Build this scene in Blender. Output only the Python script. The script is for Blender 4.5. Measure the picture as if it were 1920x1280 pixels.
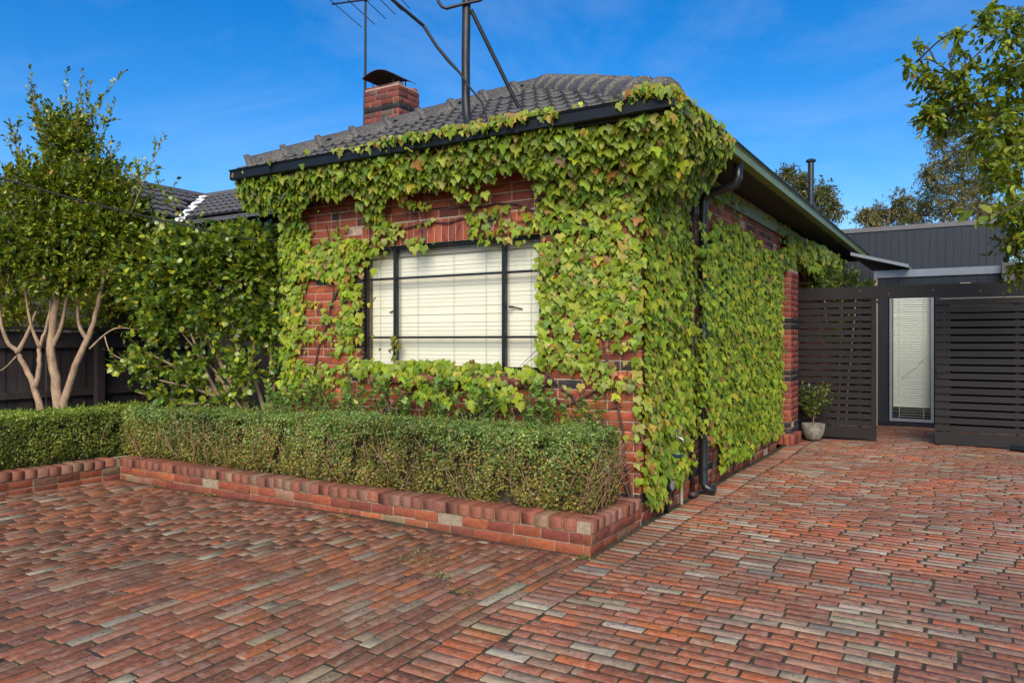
import bpy, math, random
import numpy as np
from mathutils import Matrix, Vector

rng = np.random.default_rng(7)
random.seed(7)
R_ = math.radians
scene = bpy.context.scene
for o in list(bpy.data.objects):
    bpy.data.objects.remove(o)

# ------------------------------------------------------------------ camera
CAM = np.array((2.369, -5.986, 1.54)); YAW = 31.2
cd = bpy.data.cameras.new('camera'); cd.sensor_width = 36.0; cd.lens = 36.0*1418/1920
cd.clip_start = 0.05; cd.clip_end = 2000
cam = bpy.data.objects.new('camera', cd); scene.collection.objects.link(cam)
cam.location = CAM; cam.rotation_euler = (R_(90), 0, R_(YAW))
scene.camera = cam
CF = np.array((-math.sin(R_(YAW)), math.cos(R_(YAW)), 0.0))

# ------------------------------------------------------------------ light
SUN_DIR = np.array((0.32, -0.66, 0.56)); SUN_DIR /= np.linalg.norm(SUN_DIR)   # towards the sun
elev = math.asin(SUN_DIR[2]); azim = math.atan2(SUN_DIR[0], SUN_DIR[1])
world = bpy.data.worlds.new('World'); scene.world = world; world.use_nodes = True
wn = world.node_tree.nodes; wl = world.node_tree.links
bg = wn['Background']; sky = wn.new('ShaderNodeTexSky'); sky.sky_type = 'NISHITA'
sky.sun_disc = False; sky.sun_elevation = elev; sky.sun_rotation = azim
sky.altitude = 0; sky.air_density = 1.0; sky.dust_density = 0.4; sky.ozone_density = 4.0
hs = wn.new('ShaderNodeHueSaturation'); hs.inputs['Saturation'].default_value = 1.40; hs.inputs['Hue'].default_value = 0.506
wl.new(sky.outputs[0], hs.inputs['Color'])
wtc = wn.new('ShaderNodeTexCoord'); wmp = wn.new('ShaderNodeMapping'); wmp.inputs['Scale'].default_value = (1.0, 1.0, 2.2); wl.new(wtc.outputs['Generated'], wmp.inputs[0])
wno = wn.new('ShaderNodeTexNoise'); wno.inputs['Scale'].default_value = 2.6; wno.inputs['Detail'].default_value = 7; wno.inputs['Roughness'].default_value = 0.62; wno.inputs['Distortion'].default_value = 0.6; wl.new(wmp.outputs[0], wno.inputs['Vector'])
wrp = wn.new('ShaderNodeValToRGB'); wrp.color_ramp.elements[0].position = 0.46; wrp.color_ramp.elements[0].color = (0, 0, 0, 1); wrp.color_ramp.elements[1].position = 0.82; wrp.color_ramp.elements[1].color = (0.20, 0.20, 0.20, 1); wl.new(wno.outputs['Fac'], wrp.inputs[0])
wmx = wn.new('ShaderNodeMix'); wmx.data_type = 'RGBA'; wl.new(wrp.outputs[0], wmx.inputs[0]); wl.new(hs.outputs[0], wmx.inputs[6]); wmx.inputs[7].default_value = (4.6, 5.0, 6.0, 1)   # thin veil of cirrus
wl.new(wmx.outputs[2], bg.inputs['Color'])
bg.inputs['Strength'].default_value = 0.10
sd = bpy.data.lights.new('sun', 'SUN'); sd.energy = 3.0; sd.angle = R_(45); sd.color = (1.0, 0.90, 0.74)
sun = bpy.data.objects.new('sun', sd); scene.collection.objects.link(sun)
sun.rotation_euler = Vector(SUN_DIR).to_track_quat('Z', 'Y').to_euler()
sun.location = (-10, -6, 14)
vs = scene.view_settings; vs.view_transform = 'Standard'; vs.look = 'None'; vs.exposure = 0.78; vs.gamma = 1.0
scene.cycles.max_bounces = 8; scene.cycles.transparent_max_bounces = 16
scene.cycles.caustics_reflective = False; scene.cycles.caustics_refractive = False

# ------------------------------------------------------------------ basic helpers
COL = scene.collection
def tag(o, label=None, cat=None, group=None, kind=None):
    if label: o['label'] = label
    if cat: o['category'] = cat
    if group: o['group'] = group
    if kind: o['kind'] = kind
    return o
def link(o, parent=None):
    COL.objects.link(o)
    if parent is not None: o.parent = parent
    return o
def empty(name, loc, label, cat, group=None):
    o = bpy.data.objects.new(name, None); o.location = loc; o.empty_display_size = 0.2
    link(o); return tag(o, label, cat, group)
def mesh_np(name, V, faces, col=None, uv=None, smooth=False):
    """V (n,3); faces: list of int arrays (m,k); col (n,4) per point; uv (n,2) per point"""
    me = bpy.data.meshes.new(name)
    V = np.asarray(V, np.float32)
    faces = [np.asarray(f, np.int32) for f in faces if len(f)]
    loops = np.concatenate([f.ravel() for f in faces])
    tot = np.concatenate([np.full(len(f), f.shape[1], np.int32) for f in faces])
    start = np.concatenate([[0], np.cumsum(tot)[:-1]]).astype(np.int32)
    me.vertices.add(len(V)); me.vertices.foreach_set('co', V.ravel())
    me.loops.add(len(loops)); me.loops.foreach_set('vertex_index', loops)
    me.polygons.add(len(tot)); me.polygons.foreach_set('loop_start', start); me.polygons.foreach_set('loop_total', tot)
    if smooth: me.polygons.foreach_set('use_smooth', np.ones(len(tot), bool))
    me.update(calc_edges=True)
    if col is not None:
        a = me.color_attributes.new('col', 'FLOAT_COLOR', 'POINT'); a.data.foreach_set('color', np.asarray(col, np.float32).ravel())
    if uv is not None:
        l = me.uv_layers.new(name='UVMap'); l.data.foreach_set('uv', np.asarray(uv, np.float32)[loops].ravel())
    return me
def obj_from(name, me, mat, parent=None, **kw):
    o = bpy.data.objects.new(name, me)
    if mat is not None and not me.materials: me.materials.append(mat)
    link(o, parent); return tag(o, **kw)

class MB:
    """collects boxes, tubes and prisms for ONE mesh"""
    def __init__(s): s.v = []; s.f = []
    def add(s, vs, fs):
        b = len(s.v); s.v += [tuple(map(float, p)) for p in vs]; s.f += [tuple(b+i for i in f) for f in fs]; return s
    def box(s, x0, x1, y0, y1, z0, z1, bev=0.0):
        if bev <= 0:
            return s.add([(x0,y0,z0),(x1,y0,z0),(x1,y1,z0),(x0,y1,z0),(x0,y0,z1),(x1,y0,z1),(x1,y1,z1),(x0,y1,z1)],
                  [(0,3,2,1),(4,5,6,7),(0,1,5,4),(1,2,6,5),(2,3,7,6),(3,0,4,7)])
        b = bev; vs = []
        for z, k in ((z0, b), (z0+b, 0), (z1-b, 0), (z1, b)):
            vs += [(x0+k+b*(0 if k else 1), y0+k, z)] if False else []
            c = k
            vs += [(x0+b,y0+c,z),(x1-b,y0+c,z),(x1-c,y0+b,z),(x1-c,y1-b,z),(x1-b,y1-c,z),(x0+b,y1-c,z),(x0+c,y1-b,z),(x0+c,y0+b,z)]
        fs = [tuple(reversed(range(8)))]
        for r in range(3):
            for i in range(8): fs.append((r*8+i, r*8+(i+1)%8, r*8+8+(i+1)%8, r*8+8+i))
        fs.append(tuple(range(24, 32)))
        return s.add(vs, fs)
    def obox(s, c, ex, ey, ez, sx, sy, sz):
        c = np.array(c, float); ex, ey, ez = [np.array(e, float)*k/2 for e, k in ((ex,sx),(ey,sy),(ez,sz))]
        P = [c-ex-ey-ez, c+ex-ey-ez, c+ex+ey-ez, c-ex+ey-ez, c-ex-ey+ez, c+ex-ey+ez, c+ex+ey+ez, c-ex+ey+ez]
        return s.add(P, [(0,3,2,1),(4,5,6,7),(0,1,5,4),(1,2,6,5),(2,3,7,6),(3,0,4,7)])
    def tube(s, pts, rad, n=8, cap=True):
        pts = [np.array(p, float) for p in pts]; m = len(pts)
        if not hasattr(rad, '__len__'): rad = [rad]*m
        u = None; rings = []
        for i, p in enumerate(pts):
            t = pts[min(i+1, m-1)]-pts[max(i-1, 0)]; t /= np.linalg.norm(t)+1e-9
            if u is None:
                a = np.array((0,0,1.)) if abs(t[2]) < .9 else np.array((1.,0,0))
                u = np.cross(t, a)
            u = u-t*np.dot(u, t); u /= np.linalg.norm(u)+1e-9; w = np.cross(t, u)
            rings.append([p+rad[i]*(math.cos(2*math.pi*k/n)*u+math.sin(2*math.pi*k/n)*w) for k in range(n)])
        vs = [q for r in rings for q in r]; fs = []
        for i in range(m-1):
            for k in range(n): fs.append((i*n+k, i*n+(k+1)%n, (i+1)*n+(k+1)%n, (i+1)*n+k))
        if cap: fs.append(tuple(reversed(range(n)))); fs.append(tuple((m-1)*n+k for k in range(n)))
        return s.add(vs, fs)
    def lathe(s, c, prof, n=24, axis='z'):
        vs = []; fs = []
        for r, z in prof:
            for k in range(n):
                a = 2*math.pi*k/n; vs.append((c[0]+r*math.cos(a), c[1]+r*math.sin(a), c[2]+z))
        for i in range(len(prof)-1):
            for k in range(n): fs.append((i*n+k, i*n+(k+1)%n, (i+1)*n+(k+1)%n, (i+1)*n+k))
        fs.append(tuple(reversed(range(n)))); fs.append(tuple((len(prof)-1)*n+k for k in range(n)))
        return s.add(vs, fs)
    def build(s, name, mat, parent=None, smooth=False, **kw):
        me = bpy.data.meshes.new(name); me.from_pydata(s.v, [], s.f); me.update()
        if smooth:
            me.polygons.foreach_set('use_smooth', np.ones(len(me.polygons), bool))
        o = bpy.data.objects.new(name, me)
        if mat: me.materials.append(mat)
        if parent is not None and parent.type == 'EMPTY' and tuple(parent.location) != (0,0,0):
            me.transform(Matrix.Translation(-Vector(parent.location)))
        elif parent is not None and parent.parent is not None and parent.parent.type == 'EMPTY':
            me.transform(Matrix.Translation(-Vector(parent.parent.location)))
        link(o, parent); return tag(o, **kw)
    def nbox(s, *a): return s.box(*a)

def instances(tV, tF, pos, rot, scale, col):
    """many copies of a template in one array: tV (n,3), tF (m,3), pos (N,3), rot (N,3,3), scale (N,) or (N,3), col (N,4)"""
    N = len(pos); n = len(tV); scale = np.asarray(scale, float)
    if scale.ndim == 1: scale = scale[:, None].repeat(3, 1)
    L = tV[None]*scale[:, None, :]
    V = np.einsum('nij,nkj->nki', rot, L)+np.asarray(pos)[:, None]
    F = (np.asarray(tF)[None]+(np.arange(N)*n)[:, None, None]).reshape(-1, tF.shape[1])
    return V.reshape(-1, 3), F, np.repeat(col, n, 0)

def basis(down, normal):
    """rotation whose local -z follows `down` and local y follows `normal` (arrays (N,3))"""
    ez = -down/np.linalg.norm(down, axis=1, keepdims=True)
    ey = normal-ez*(normal*ez).sum(1, keepdims=True); ey /= np.linalg.norm(ey, axis=1, keepdims=True)+1e-9
    ex = np.cross(ey, ez)
    return np.stack([ex, ey, ez], 2)
def unit(v): return v/(np.linalg.norm(v, axis=-1, keepdims=True)+1e-9)
def vnoise(p, seed=0):
    """cheap smooth noise, p (N,k) -> (N,) about -1..1"""
    r = np.random.default_rng(seed); p = np.atleast_2d(p); out = np.zeros(len(p))
    for i in range(6):
        k = r.normal(size=p.shape[1])*(0.6+0.5*i); out += np.sin(p@k+r.uniform(0, 6.28))/(1+0.35*i)
    return out/3.0

# ------------------------------------------------------------------ materials
def new_mat(name):
    m = bpy.data.materials.new(name); m.use_nodes = True
    nt = m.node_tree; return m, nt.nodes, nt.links, nt.nodes['Principled BSDF']
def mathn(N, L, op, a, b=None, clamp=False):
    n = N.new('ShaderNodeMath'); n.operation = op; n.use_clamp = clamp
    for i, x in enumerate((a, b)):
        if x is None: continue
        if isinstance(x, (int, float)): n.inputs[i].default_value = x
        else: L.new(x, n.inputs[i])
    return n.outputs[0]
def noise(N, L, scale, detail=4, rough=0.6, vec=None, stretch=None):
    n = N.new('ShaderNodeTexNoise'); n.inputs['Scale'].default_value = scale; n.inputs['Detail'].default_value = detail
    n.inputs['Roughness'].default_value = rough
    if vec is None:
        g = N.new('ShaderNodeNewGeometry'); vec = g.outputs['Position']
    if stretch:
        mp = N.new('ShaderNodeMapping'); mp.inputs['Scale'].default_value = stretch; L.new(vec, mp.inputs[0]); vec = mp.outputs[0]
    L.new(vec, n.inputs['Vector']); return n.outputs['Fac']
def ramp(N, L, fac, stops):
    r = N.new('ShaderNodeValToRGB'); els = r.color_ramp.elements
    while len(els) < len(stops): els.new(0.5)
    for e, (p, c) in zip(els, stops): e.position = p; e.color = (*c, 1) if len(c) == 3 else c
    L.new(fac, r.inputs[0]); return r.outputs[0]
def mixc(N, L, fac, a, b, mode='MIX'):
    n = N.new('ShaderNodeMix'); n.data_type = 'RGBA'; n.blend_type = mode
    if isinstance(fac, (int, float)): n.inputs[0].default_value = fac
    else: L.new(fac, n.inputs[0])
    for i, x in ((6, a), (7, b)):
        if isinstance(x, tuple): n.inputs[i].default_value = (*x, 1) if len(x) == 3 else x
        else: L.new(x, n.inputs[i])
    return n.outputs[2]
def bump(N, L, h, strength=0.3, dist=0.01):
    b = N.new('ShaderNodeBump'); b.inputs['Strength'].default_value = strength; b.inputs['Distance'].default_value = dist
    L.new(h, b.inputs['Height']); return b.outputs[0]
def simple(name, c, rough=0.7, var=0.25, scale=12, metal=0.0, bmp=0.15, spec=0.4, stretch=None, bscale=None):
    m, N, L, B = new_mat(name)
    f = noise(N, L, scale, 5, 0.65, stretch=stretch)
    lo = tuple(x*(1-var) for x in c); hi = tuple(min(1, x*(1+var)) for x in c)
    L.new(ramp(N, L, f, [(0.25, lo), (0.75, hi)]), B.inputs['Base Color'])
    B.inputs['Roughness'].default_value = rough; B.inputs['Metallic'].default_value = metal
    B.inputs['Specular IOR Level'].default_value = spec
    if bmp: L.new(bump(N, L, noise(N, L, bscale or scale*4, 4, 0.7, stretch=stretch), bmp, 0.006), B.inputs['Normal'])
    return m
def own_colour(N, per_object):
    if per_object:
        n = N.new('ShaderNodeObjectInfo'); return n.outputs['Color'], n.outputs['Alpha']
    n = N.new('ShaderNodeAttribute'); n.attribute_name = 'col'; return n.outputs['Color'], n.outputs['Alpha']
def brick_mat(name, per_object, paver=False):
    m, N, L, B = new_mat(name); c, rnd = own_colour(N, per_object)
    f1 = noise(N, L, 28, 6, 0.7); f2 = noise(N, L, 150, 4, 0.7); f3 = noise(N, L, 2.2, 4, 0.6)
    c1 = mixc(N, L, 1.0, c, ramp(N, L, f1, [(0.25, (0.60,)*3), (0.55, (1.0,)*3), (0.8, (1.3, 1.25, 1.2))]), 'MULTIPLY')
    c1 = mixc(N, L, 1.0, c1, ramp(N, L, f2, [(0.3, (0.78,)*3), (0.7, (1.15,)*3)]), 'MULTIPLY')
    if paver:
        # mineral dust and lime bloom, dark scuffs, nail holes of the old bricks
        dust = ramp(N, L, f1, [(0.48, (0, 0, 0)), (0.72, (0.55,)*3)])
        c1 = mixc(N, L, mathn(N, L, 'MULTIPLY', dust, 0.55), c1, (0.36, 0.27, 0.20))
        gp = N.new('ShaderNodeNewGeometry'); va_ = N.new('ShaderNodeVectorMath'); va_.operation = 'ADD'
        cx_ = N.new('ShaderNodeCombineXYZ'); L.new(mathn(N, L, 'MULTIPLY', rnd, 37.0), cx_.inputs[0]); L.new(mathn(N, L, 'MULTIPLY', rnd, 91.0), cx_.inputs[2])
        L.new(gp.outputs['Position'], va_.inputs[0]); L.new(cx_.outputs[0], va_.inputs[1])
        pt_ = noise(N, L, 11, 4, 0.62, vec=va_.outputs[0])
        c1 = mixc(N, L, ramp(N, L, pt_, [(0.54, (0, 0, 0)), (0.64, (0.55,)*3)]), c1, (0.33, 0.25, 0.175))
        c1 = mixc(N, L, ramp(N, L, pt_, [(0.30, (0.45,)*3), (0.38, (0, 0, 0))]), c1, (0.40, 0.115, 0.05))
        f4 = noise(N, L, 9, 5, 0.75)
        c1 = mixc(N, L, ramp(N, L, f4, [(0.58, (0, 0, 0)), (0.75, (0.75,)*3)]), c1, (0.055, 0.045, 0.04))
        c1 = mixc(N, L, ramp(N, L, f3, [(0.42, (0.0,)*3), (0.72, (0.38,)*3)]), c1, (0.12, 0.080, 0.055))
        c1 = mixc(N, L, ramp(N, L, noise(N, L, 0.55, 5, 0.65), [(0.46, (0, 0, 0)), (0.70, (0.50,)*3)]), c1, (0.085, 0.060, 0.045))
        uv = N.new('ShaderNodeUVMap'); uv.uv_map = 'UVMap'
        sp = N.new('ShaderNodeSeparateXYZ'); L.new(uv.outputs[0], sp.inputs[0])
        wob = mathn(N, L, 'MULTIPLY', mathn(N, L, 'SUBTRACT', noise(N, L, 60, 2), 0.5), 0.02)
        def hole(off):
            x = mathn(N, L, 'MULTIPLY', mathn(N, L, 'SUBTRACT', sp.outputs[0], off), 0.23)
            y = mathn(N, L, 'MULTIPLY', sp.outputs[1], 0.08)
            d = mathn(N, L, 'SQRT', mathn(N, L, 'ADD', mathn(N, L, 'MULTIPLY', x, x), mathn(N, L, 'MULTIPLY', y, y)))
            d = mathn(N, L, 'ADD', d, wob)
            return mathn(N, L, 'SUBTRACT', 1.0, mathn(N, L, 'MULTIPLY', mathn(N, L, 'SUBTRACT', d, 0.004), 200, True), True)
        h0 = mathn(N, L, 'MULTIPLY', hole(0.02), mathn(N, L, 'GREATER_THAN', rnd, 0.35))
        h1 = mathn(N, L, 'MULTIPLY', mathn(N, L, 'MAXIMUM', hole(0.27), hole(-0.26)), mathn(N, L, 'GREATER_THAN', rnd, 0.72))
        hh = mathn(N, L, 'MULTIPLY', mathn(N, L, 'MAXIMUM', h0, h1), 0.85)
        c1 = mixc(N, L, hh, c1, (0.03, 0.02, 0.018))
        B.inputs['Roughness'].default_value = 0.62; B.inputs['Specular IOR Level'].default_value = 0.35
        hgt = mathn(N, L, 'SUBTRACT', mathn(N, L, 'ADD', f1, mathn(N, L, 'MULTIPLY', f2, 0.4)), mathn(N, L, 'MULTIPLY', hh, 1.0))
        L.new(bump(N, L, hgt, 0.45, 0.006), B.inputs['Normal'])
    else:
        c1 = mixc(N, L, ramp(N, L, f3, [(0.45, (0, 0, 0)), (0.75, (0.45,)*3)]), c1, (0.09, 0.05, 0.04))
        c1 = mixc(N, L, ramp(N, L, noise(N, L, 5, 5, .7), [(0.6, (0, 0, 0)), (0.8, (0.22,)*3)]), c1, (0.42, 0.36, 0.30))
        B.inputs['Roughness'].default_value = 0.72; B.inputs['Specular IOR Level'].default_value = 0.3
        L.new(bump(N, L, mathn(N, L, 'ADD', f1, mathn(N, L, 'MULTIPLY', f2, 0.5)), 0.4, 0.005), B.inputs['Normal'])
    L.new(c1, B.inputs['Base Color']); return m
def leaf_mat(name, per_object, transl=0.35, rough=0.45, spec=0.4, vein=0.0):
    m, N, L, B = new_mat(name); c, rnd = own_colour(N, per_object)
    f = noise(N, L, 60, 3, 0.6)
    c1 = mixc(N, L, 1.0, c, ramp(N, L, f, [(0.3, (0.78,)*3), (0.7, (1.18,)*3)]), 'MULTIPLY')
    L.new(c1, B.inputs['Base Color']); B.inputs['Roughness'].default_value = rough; B.inputs['Specular IOR Level'].default_value = spec
    t = N.new('ShaderNodeBsdfTranslucent'); L.new(mixc(N, L, 1.0, c1, (1.5, 1.45, 0.55), 'MULTIPLY'), t.inputs['Color'])
    mx = N.new('ShaderNodeMixShader'); mx.inputs[0].default_value = transl
    L.new(B.outputs[0], mx.inputs[1]); L.new(t.outputs[0], mx.inputs[2])
    L.new(mx.outputs[0], N['Material Output'].inputs['Surface'])
    L.new(bump(N, L, noise(N, L, 90, 2), 0.2, 0.004), B.inputs['Normal'])
    return m
def glass_mat(name):
    m, N, L, B = new_mat(name); N.remove(B)
    g = N.new('ShaderNodeBsdfGlossy'); g.inputs['Roughness'].default_value = 0.02; g.inputs['Color'].default_value = (0.9, 0.95, 1, 1)
    t = N.new('ShaderNodeBsdfTransparent'); t.inputs['Color'].default_value = (0.96, 0.98, 0.97, 1)
    fr = N.new('ShaderNodeFresnel'); fr.inputs['IOR'].default_value = 1.16
    mx = N.new('ShaderNodeMixShader'); L.new(fr.outputs[0], mx.inputs[0]); L.new(t.outputs[0], mx.inputs[1]); L.new(g.outputs[0], mx.inputs[2])
    L.new(mx.outputs[0], N['Material Output'].inputs['Surface']); return m

M = {}
M['paver_o'] = brick_mat('paver_single', True, True); M['paver_m'] = brick_mat('paver_mass', False, True)
M['brick_o'] = brick_mat('brick_single', True); M['brick_m'] = brick_mat('brick_mass', False)
M['mortar'] = simple('mortar', (0.44, 0.33, 0.235), 0.9, 0.3, 25, bmp=0.4)
M['mortar2'] = simple('brown_mortar', (0.30, 0.235, 0.155), 0.9, 0.4, 20, bmp=0.4)
M['joint'] = None
def joint_mat():
    m, N, L, B = new_mat('joint_soil_and_moss')
    f = noise(N, L, 5, 5, 0.7); g = noise(N, L, 60, 4, 0.7)
    c = mixc(N, L, ramp(N, L, f, [(0.45, (0, 0, 0)), (0.62, (1, 1, 1))]), (0.034, 0.026, 0.018), (0.055, 0.062, 0.017))
    c = mixc(N, L, 1.0, c, ramp(N, L, g, [(0.3, (0.6,)*3), (0.7, (1.3,)*3)]), 'MULTIPLY')
    L.new(c, B.inputs['Base Color']); B.inputs['Roughness'].default_value = 0.95
    L.new(bump(N, L, g, 0.6, 0.01), B.inputs['Normal']); return m
M['joint'] = joint_mat()
M['soil'] = simple('garden_soil', (0.035, 0.024, 0.018), 0.95, 0.5, 18, bmp=0.8)
M['dirt'] = simple('dry_ground', (0.12, 0.10, 0.06), 0.95, 0.4, 3, bmp=0.5)
M['leaf_o'] = leaf_mat('leaf_single', True); M['leaf_m'] = leaf_mat('leaf_mass', False)
M['gloss_o'] = leaf_mat('glossy_leaf_single', True, 0.28, 0.28, 0.6); M['gloss_m'] = leaf_mat('glossy_leaf_mass', False, 0.28, 0.28, 0.6)
M['vine'] = simple('vine_stem', (0.075, 0.042, 0.03), 0.85, 0.4, 40)
M['twig'] = simple('dry_twig', (0.26, 0.155, 0.085), 0.85, 0.35, 40)
M['bark_pale'] = simple('pale_bark', (0.34, 0.225, 0.145), 0.85, 0.55, 16, bmp=0.9, stretch=(1, 1, 0.4), bscale=40)
M['bark_tan'] = simple('tan_grey_bark', (0.33, 0.235, 0.14), 0.8, 0.3, 22, bmp=0.5)
M['bark'] = simple('grey_brown_bark', (0.20, 0.14, 0.09), 0.85, 0.35, 22, bmp=0.6)
M['bark_dark'] = simple('dark_bark', (0.06, 0.042, 0.032), 0.9, 0.35, 22)
M['gutter'] = simple('gutter_blue_black', (0.008, 0.011, 0.015), 0.5, 0.25, 5, bmp=0.05, spec=0.25)
M['olive'] = simple('olive_paint_and_reflection', (0.15, 0.19, 0.06), 0.45, 0.25, 3, bmp=0.06)  # olive of the frieze board; on the side gutter a painted-in green reflection
M['soffit'] = simple('soffit_brown', (0.022, 0.018, 0.016), 0.7, 0.3, 6)
M['pipe'] = simple('black_pipe', (0.014, 0.015, 0.018), 0.3, 0.3, 8, bmp=0.05, spec=0.5)
M['brownpipe'] = simple('brown_pipe', (0.055, 0.036, 0.030), 0.4, 0.3, 8, bmp=0.05)
M['steel'] = simple('black_steel_frame', (0.012, 0.012, 0.013), 0.4, 0.3, 20, bmp=0.1)
M['blind'] = simple('cream_blind', (0.92, 0.83, 0.68), 0.6, 0.04, 6, bmp=0.0)
M['blindw'] = simple('white_blind', (0.86, 0.85, 0.76), 0.6, 0.03, 6, bmp=0.0)
M['taupe'] = simple('taupe_headrail', (0.42, 0.36, 0.28), 0.6, 0.1, 6, bmp=0.0)
M['glass'] = glass_mat('window_glass')
M['darkwood'] = simple('dark_stained_timber', (0.0145, 0.0112, 0.011), 0.55, 0.35, 5, bmp=0.25, stretch=(0.5, 4, 12))
M['navy'] = simple('navy_charcoal_board', (0.016, 0.021, 0.031), 0.5, 0.25, 4, bmp=0.12, stretch=(8, 8, 0.5))
M['flash'] = simple('zinc_flashing', (0.30, 0.32, 0.35), 0.4, 0.12, 5, metal=0.5, bmp=0.05)
M['capgrey'] = simple('grey_capping', (0.13, 0.125, 0.125), 0.5, 0.15, 5, bmp=0.05)
M['tan'] = simple('tan_trim', (0.40, 0.33, 0.25), 0.6, 0.1, 6)
M['alu'] = simple('grey_aluminium', (0.30, 0.31, 0.34), 0.4, 0.08, 6, metal=0.3, bmp=0.0)
M['fencewood'] = simple('brown_black_paling', (0.040, 0.030, 0.028), 0.8, 0.5, 6, bmp=0.4, stretch=(5, 5, 0.6))
M['rust'] = simple('rusty_cowl', (0.05, 0.022, 0.018), 0.8, 0.4, 14)
M['lead'] = simple('lead_flashing', (0.30, 0.28, 0.29), 0.6, 0.15, 10)
M['white'] = simple('white_paint', (0.78, 0.78, 0.74), 0.6, 0.05, 6, bmp=0.0)
M['floor'] = simple('dark_floor', (0.12, 0.11, 0.08), 0.5, 0.2, 4)
M['concrete'] = simple('mottled_concrete', (0.22, 0.20, 0.16), 0.85, 0.75, 14, bmp=0.5)
M['wallgrey'] = simple('brown_weatherboard', (0.06, 0.05, 0.045), 0.85, 0.2, 6)
M['galv'] = simple('weathered_galvanised_pole', (0.028, 0.028, 0.030), 0.45, 0.35, 20, metal=0.3, bmp=0.1)
M['galv2'] = simple('zinc_bolt', (0.35, 0.35, 0.36), 0.4, 0.2, 20, metal=0.6, bmp=0.0)
M['wire'] = simple('black_wire', (0.012, 0.011, 0.011), 0.6, 0.2, 10, bmp=0.0)
M['chrome'] = simple('dull_tap_metal', (0.35, 0.33, 0.30), 0.35, 0.2, 20, metal=0.8)
M['black'] = simple('matt_black_panel', (0.004, 0.004, 0.004), 0.9, 0.2, 10, bmp=0.0, spec=0.1)
M['blue'] = simple('blue_plastic', (0.010, 0.025, 0.06), 0.4, 0.2, 10, bmp=0.0)
def tile_mat(name, base, lichen):
    m, N, L, B = new_mat(name)
    f = noise(N, L, 14, 6, 0.7); g = noise(N, L, 70, 4, 0.75)
    c = ramp(N, L, f, [(0.3, tuple(x*0.55 for x in base)), (0.7, tuple(x*1.35 for x in base))])
    c = mixc(N, L, ramp(N, L, g, [(0.52, (0, 0, 0)), (0.68, (lichen,)*3)]), c, (0.34, 0.30, 0.24))
    L.new(c, B.inputs['Base Color']); B.inputs['Roughness'].default_value = 0.6
    L.new(bump(N, L, g, 0.5, 0.006), B.inputs['Normal']); return m
M['tile'] = tile_mat('charcoal_roof_tile', (0.070, 0.068, 0.066), 0.75)
M['cap'] = tile_mat('weathered_ridge_tile', (0.065, 0.060, 0.056), 0.9)
M['tile_shade_edge'] = simple('shade_dark_tile_edge', (0.016, 0.016, 0.017), 0.7, 0.4, 20)  # shade of the tile butts painted in as a dark front face
M['tile2'] = tile_mat('grey_roof_tile', (0.09, 0.085, 0.088), 0.1)

# ------------------------------------------------------------------ brick machinery
def slab_template(k=0, clip=0.05, jit=0.012, bx=0.016, by=0.035, zb=0.12):
    r = np.random.default_rng(100+k)
    o = [(-.5+clip, -.5), (.5-clip, -.5), (.5, -.5+clip*1.6), (.5, .5-clip*1.6), (.5-clip, .5), (-.5+clip, .5), (-.5, .5-clip*1.6), (-.5, -.5+clip*1.6)]
    o = np.array(o)+r.normal(0, jit, (8, 2))*np.array((0.5, 1.0)); o = np.clip(o, -.505, .51)
    inn = o*np.array((1-2*bx, 1-2*by))
    top = np.c_[inn, r.normal(0, .02, 8)*0]; mid = np.c_[o, np.full(8, -zb)]; bot = np.c_[o, np.full(8, -1.0)]
    V = np.vstack([top, mid, bot]); F = []
    tri = [(0, i, i+1) for i in range(1, 7)]
    for a, b in ((0, 8), (8, 16)):
        for i in range(8):
            j = (i+1) % 8; tri += [(a+i, b+i, b+j), (a+i, b+j, a+j)]
    return V, np.array(tri)
PAV = [slab_template(k, 0.020+0.030*(k % 3)/2, 0.015, .008, .022, .07) for k in range(12)]
WBR = [slab_template(30+k, 0.012, 0.006, 0.010, 0.03, .06) for k in range(6)]
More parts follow.
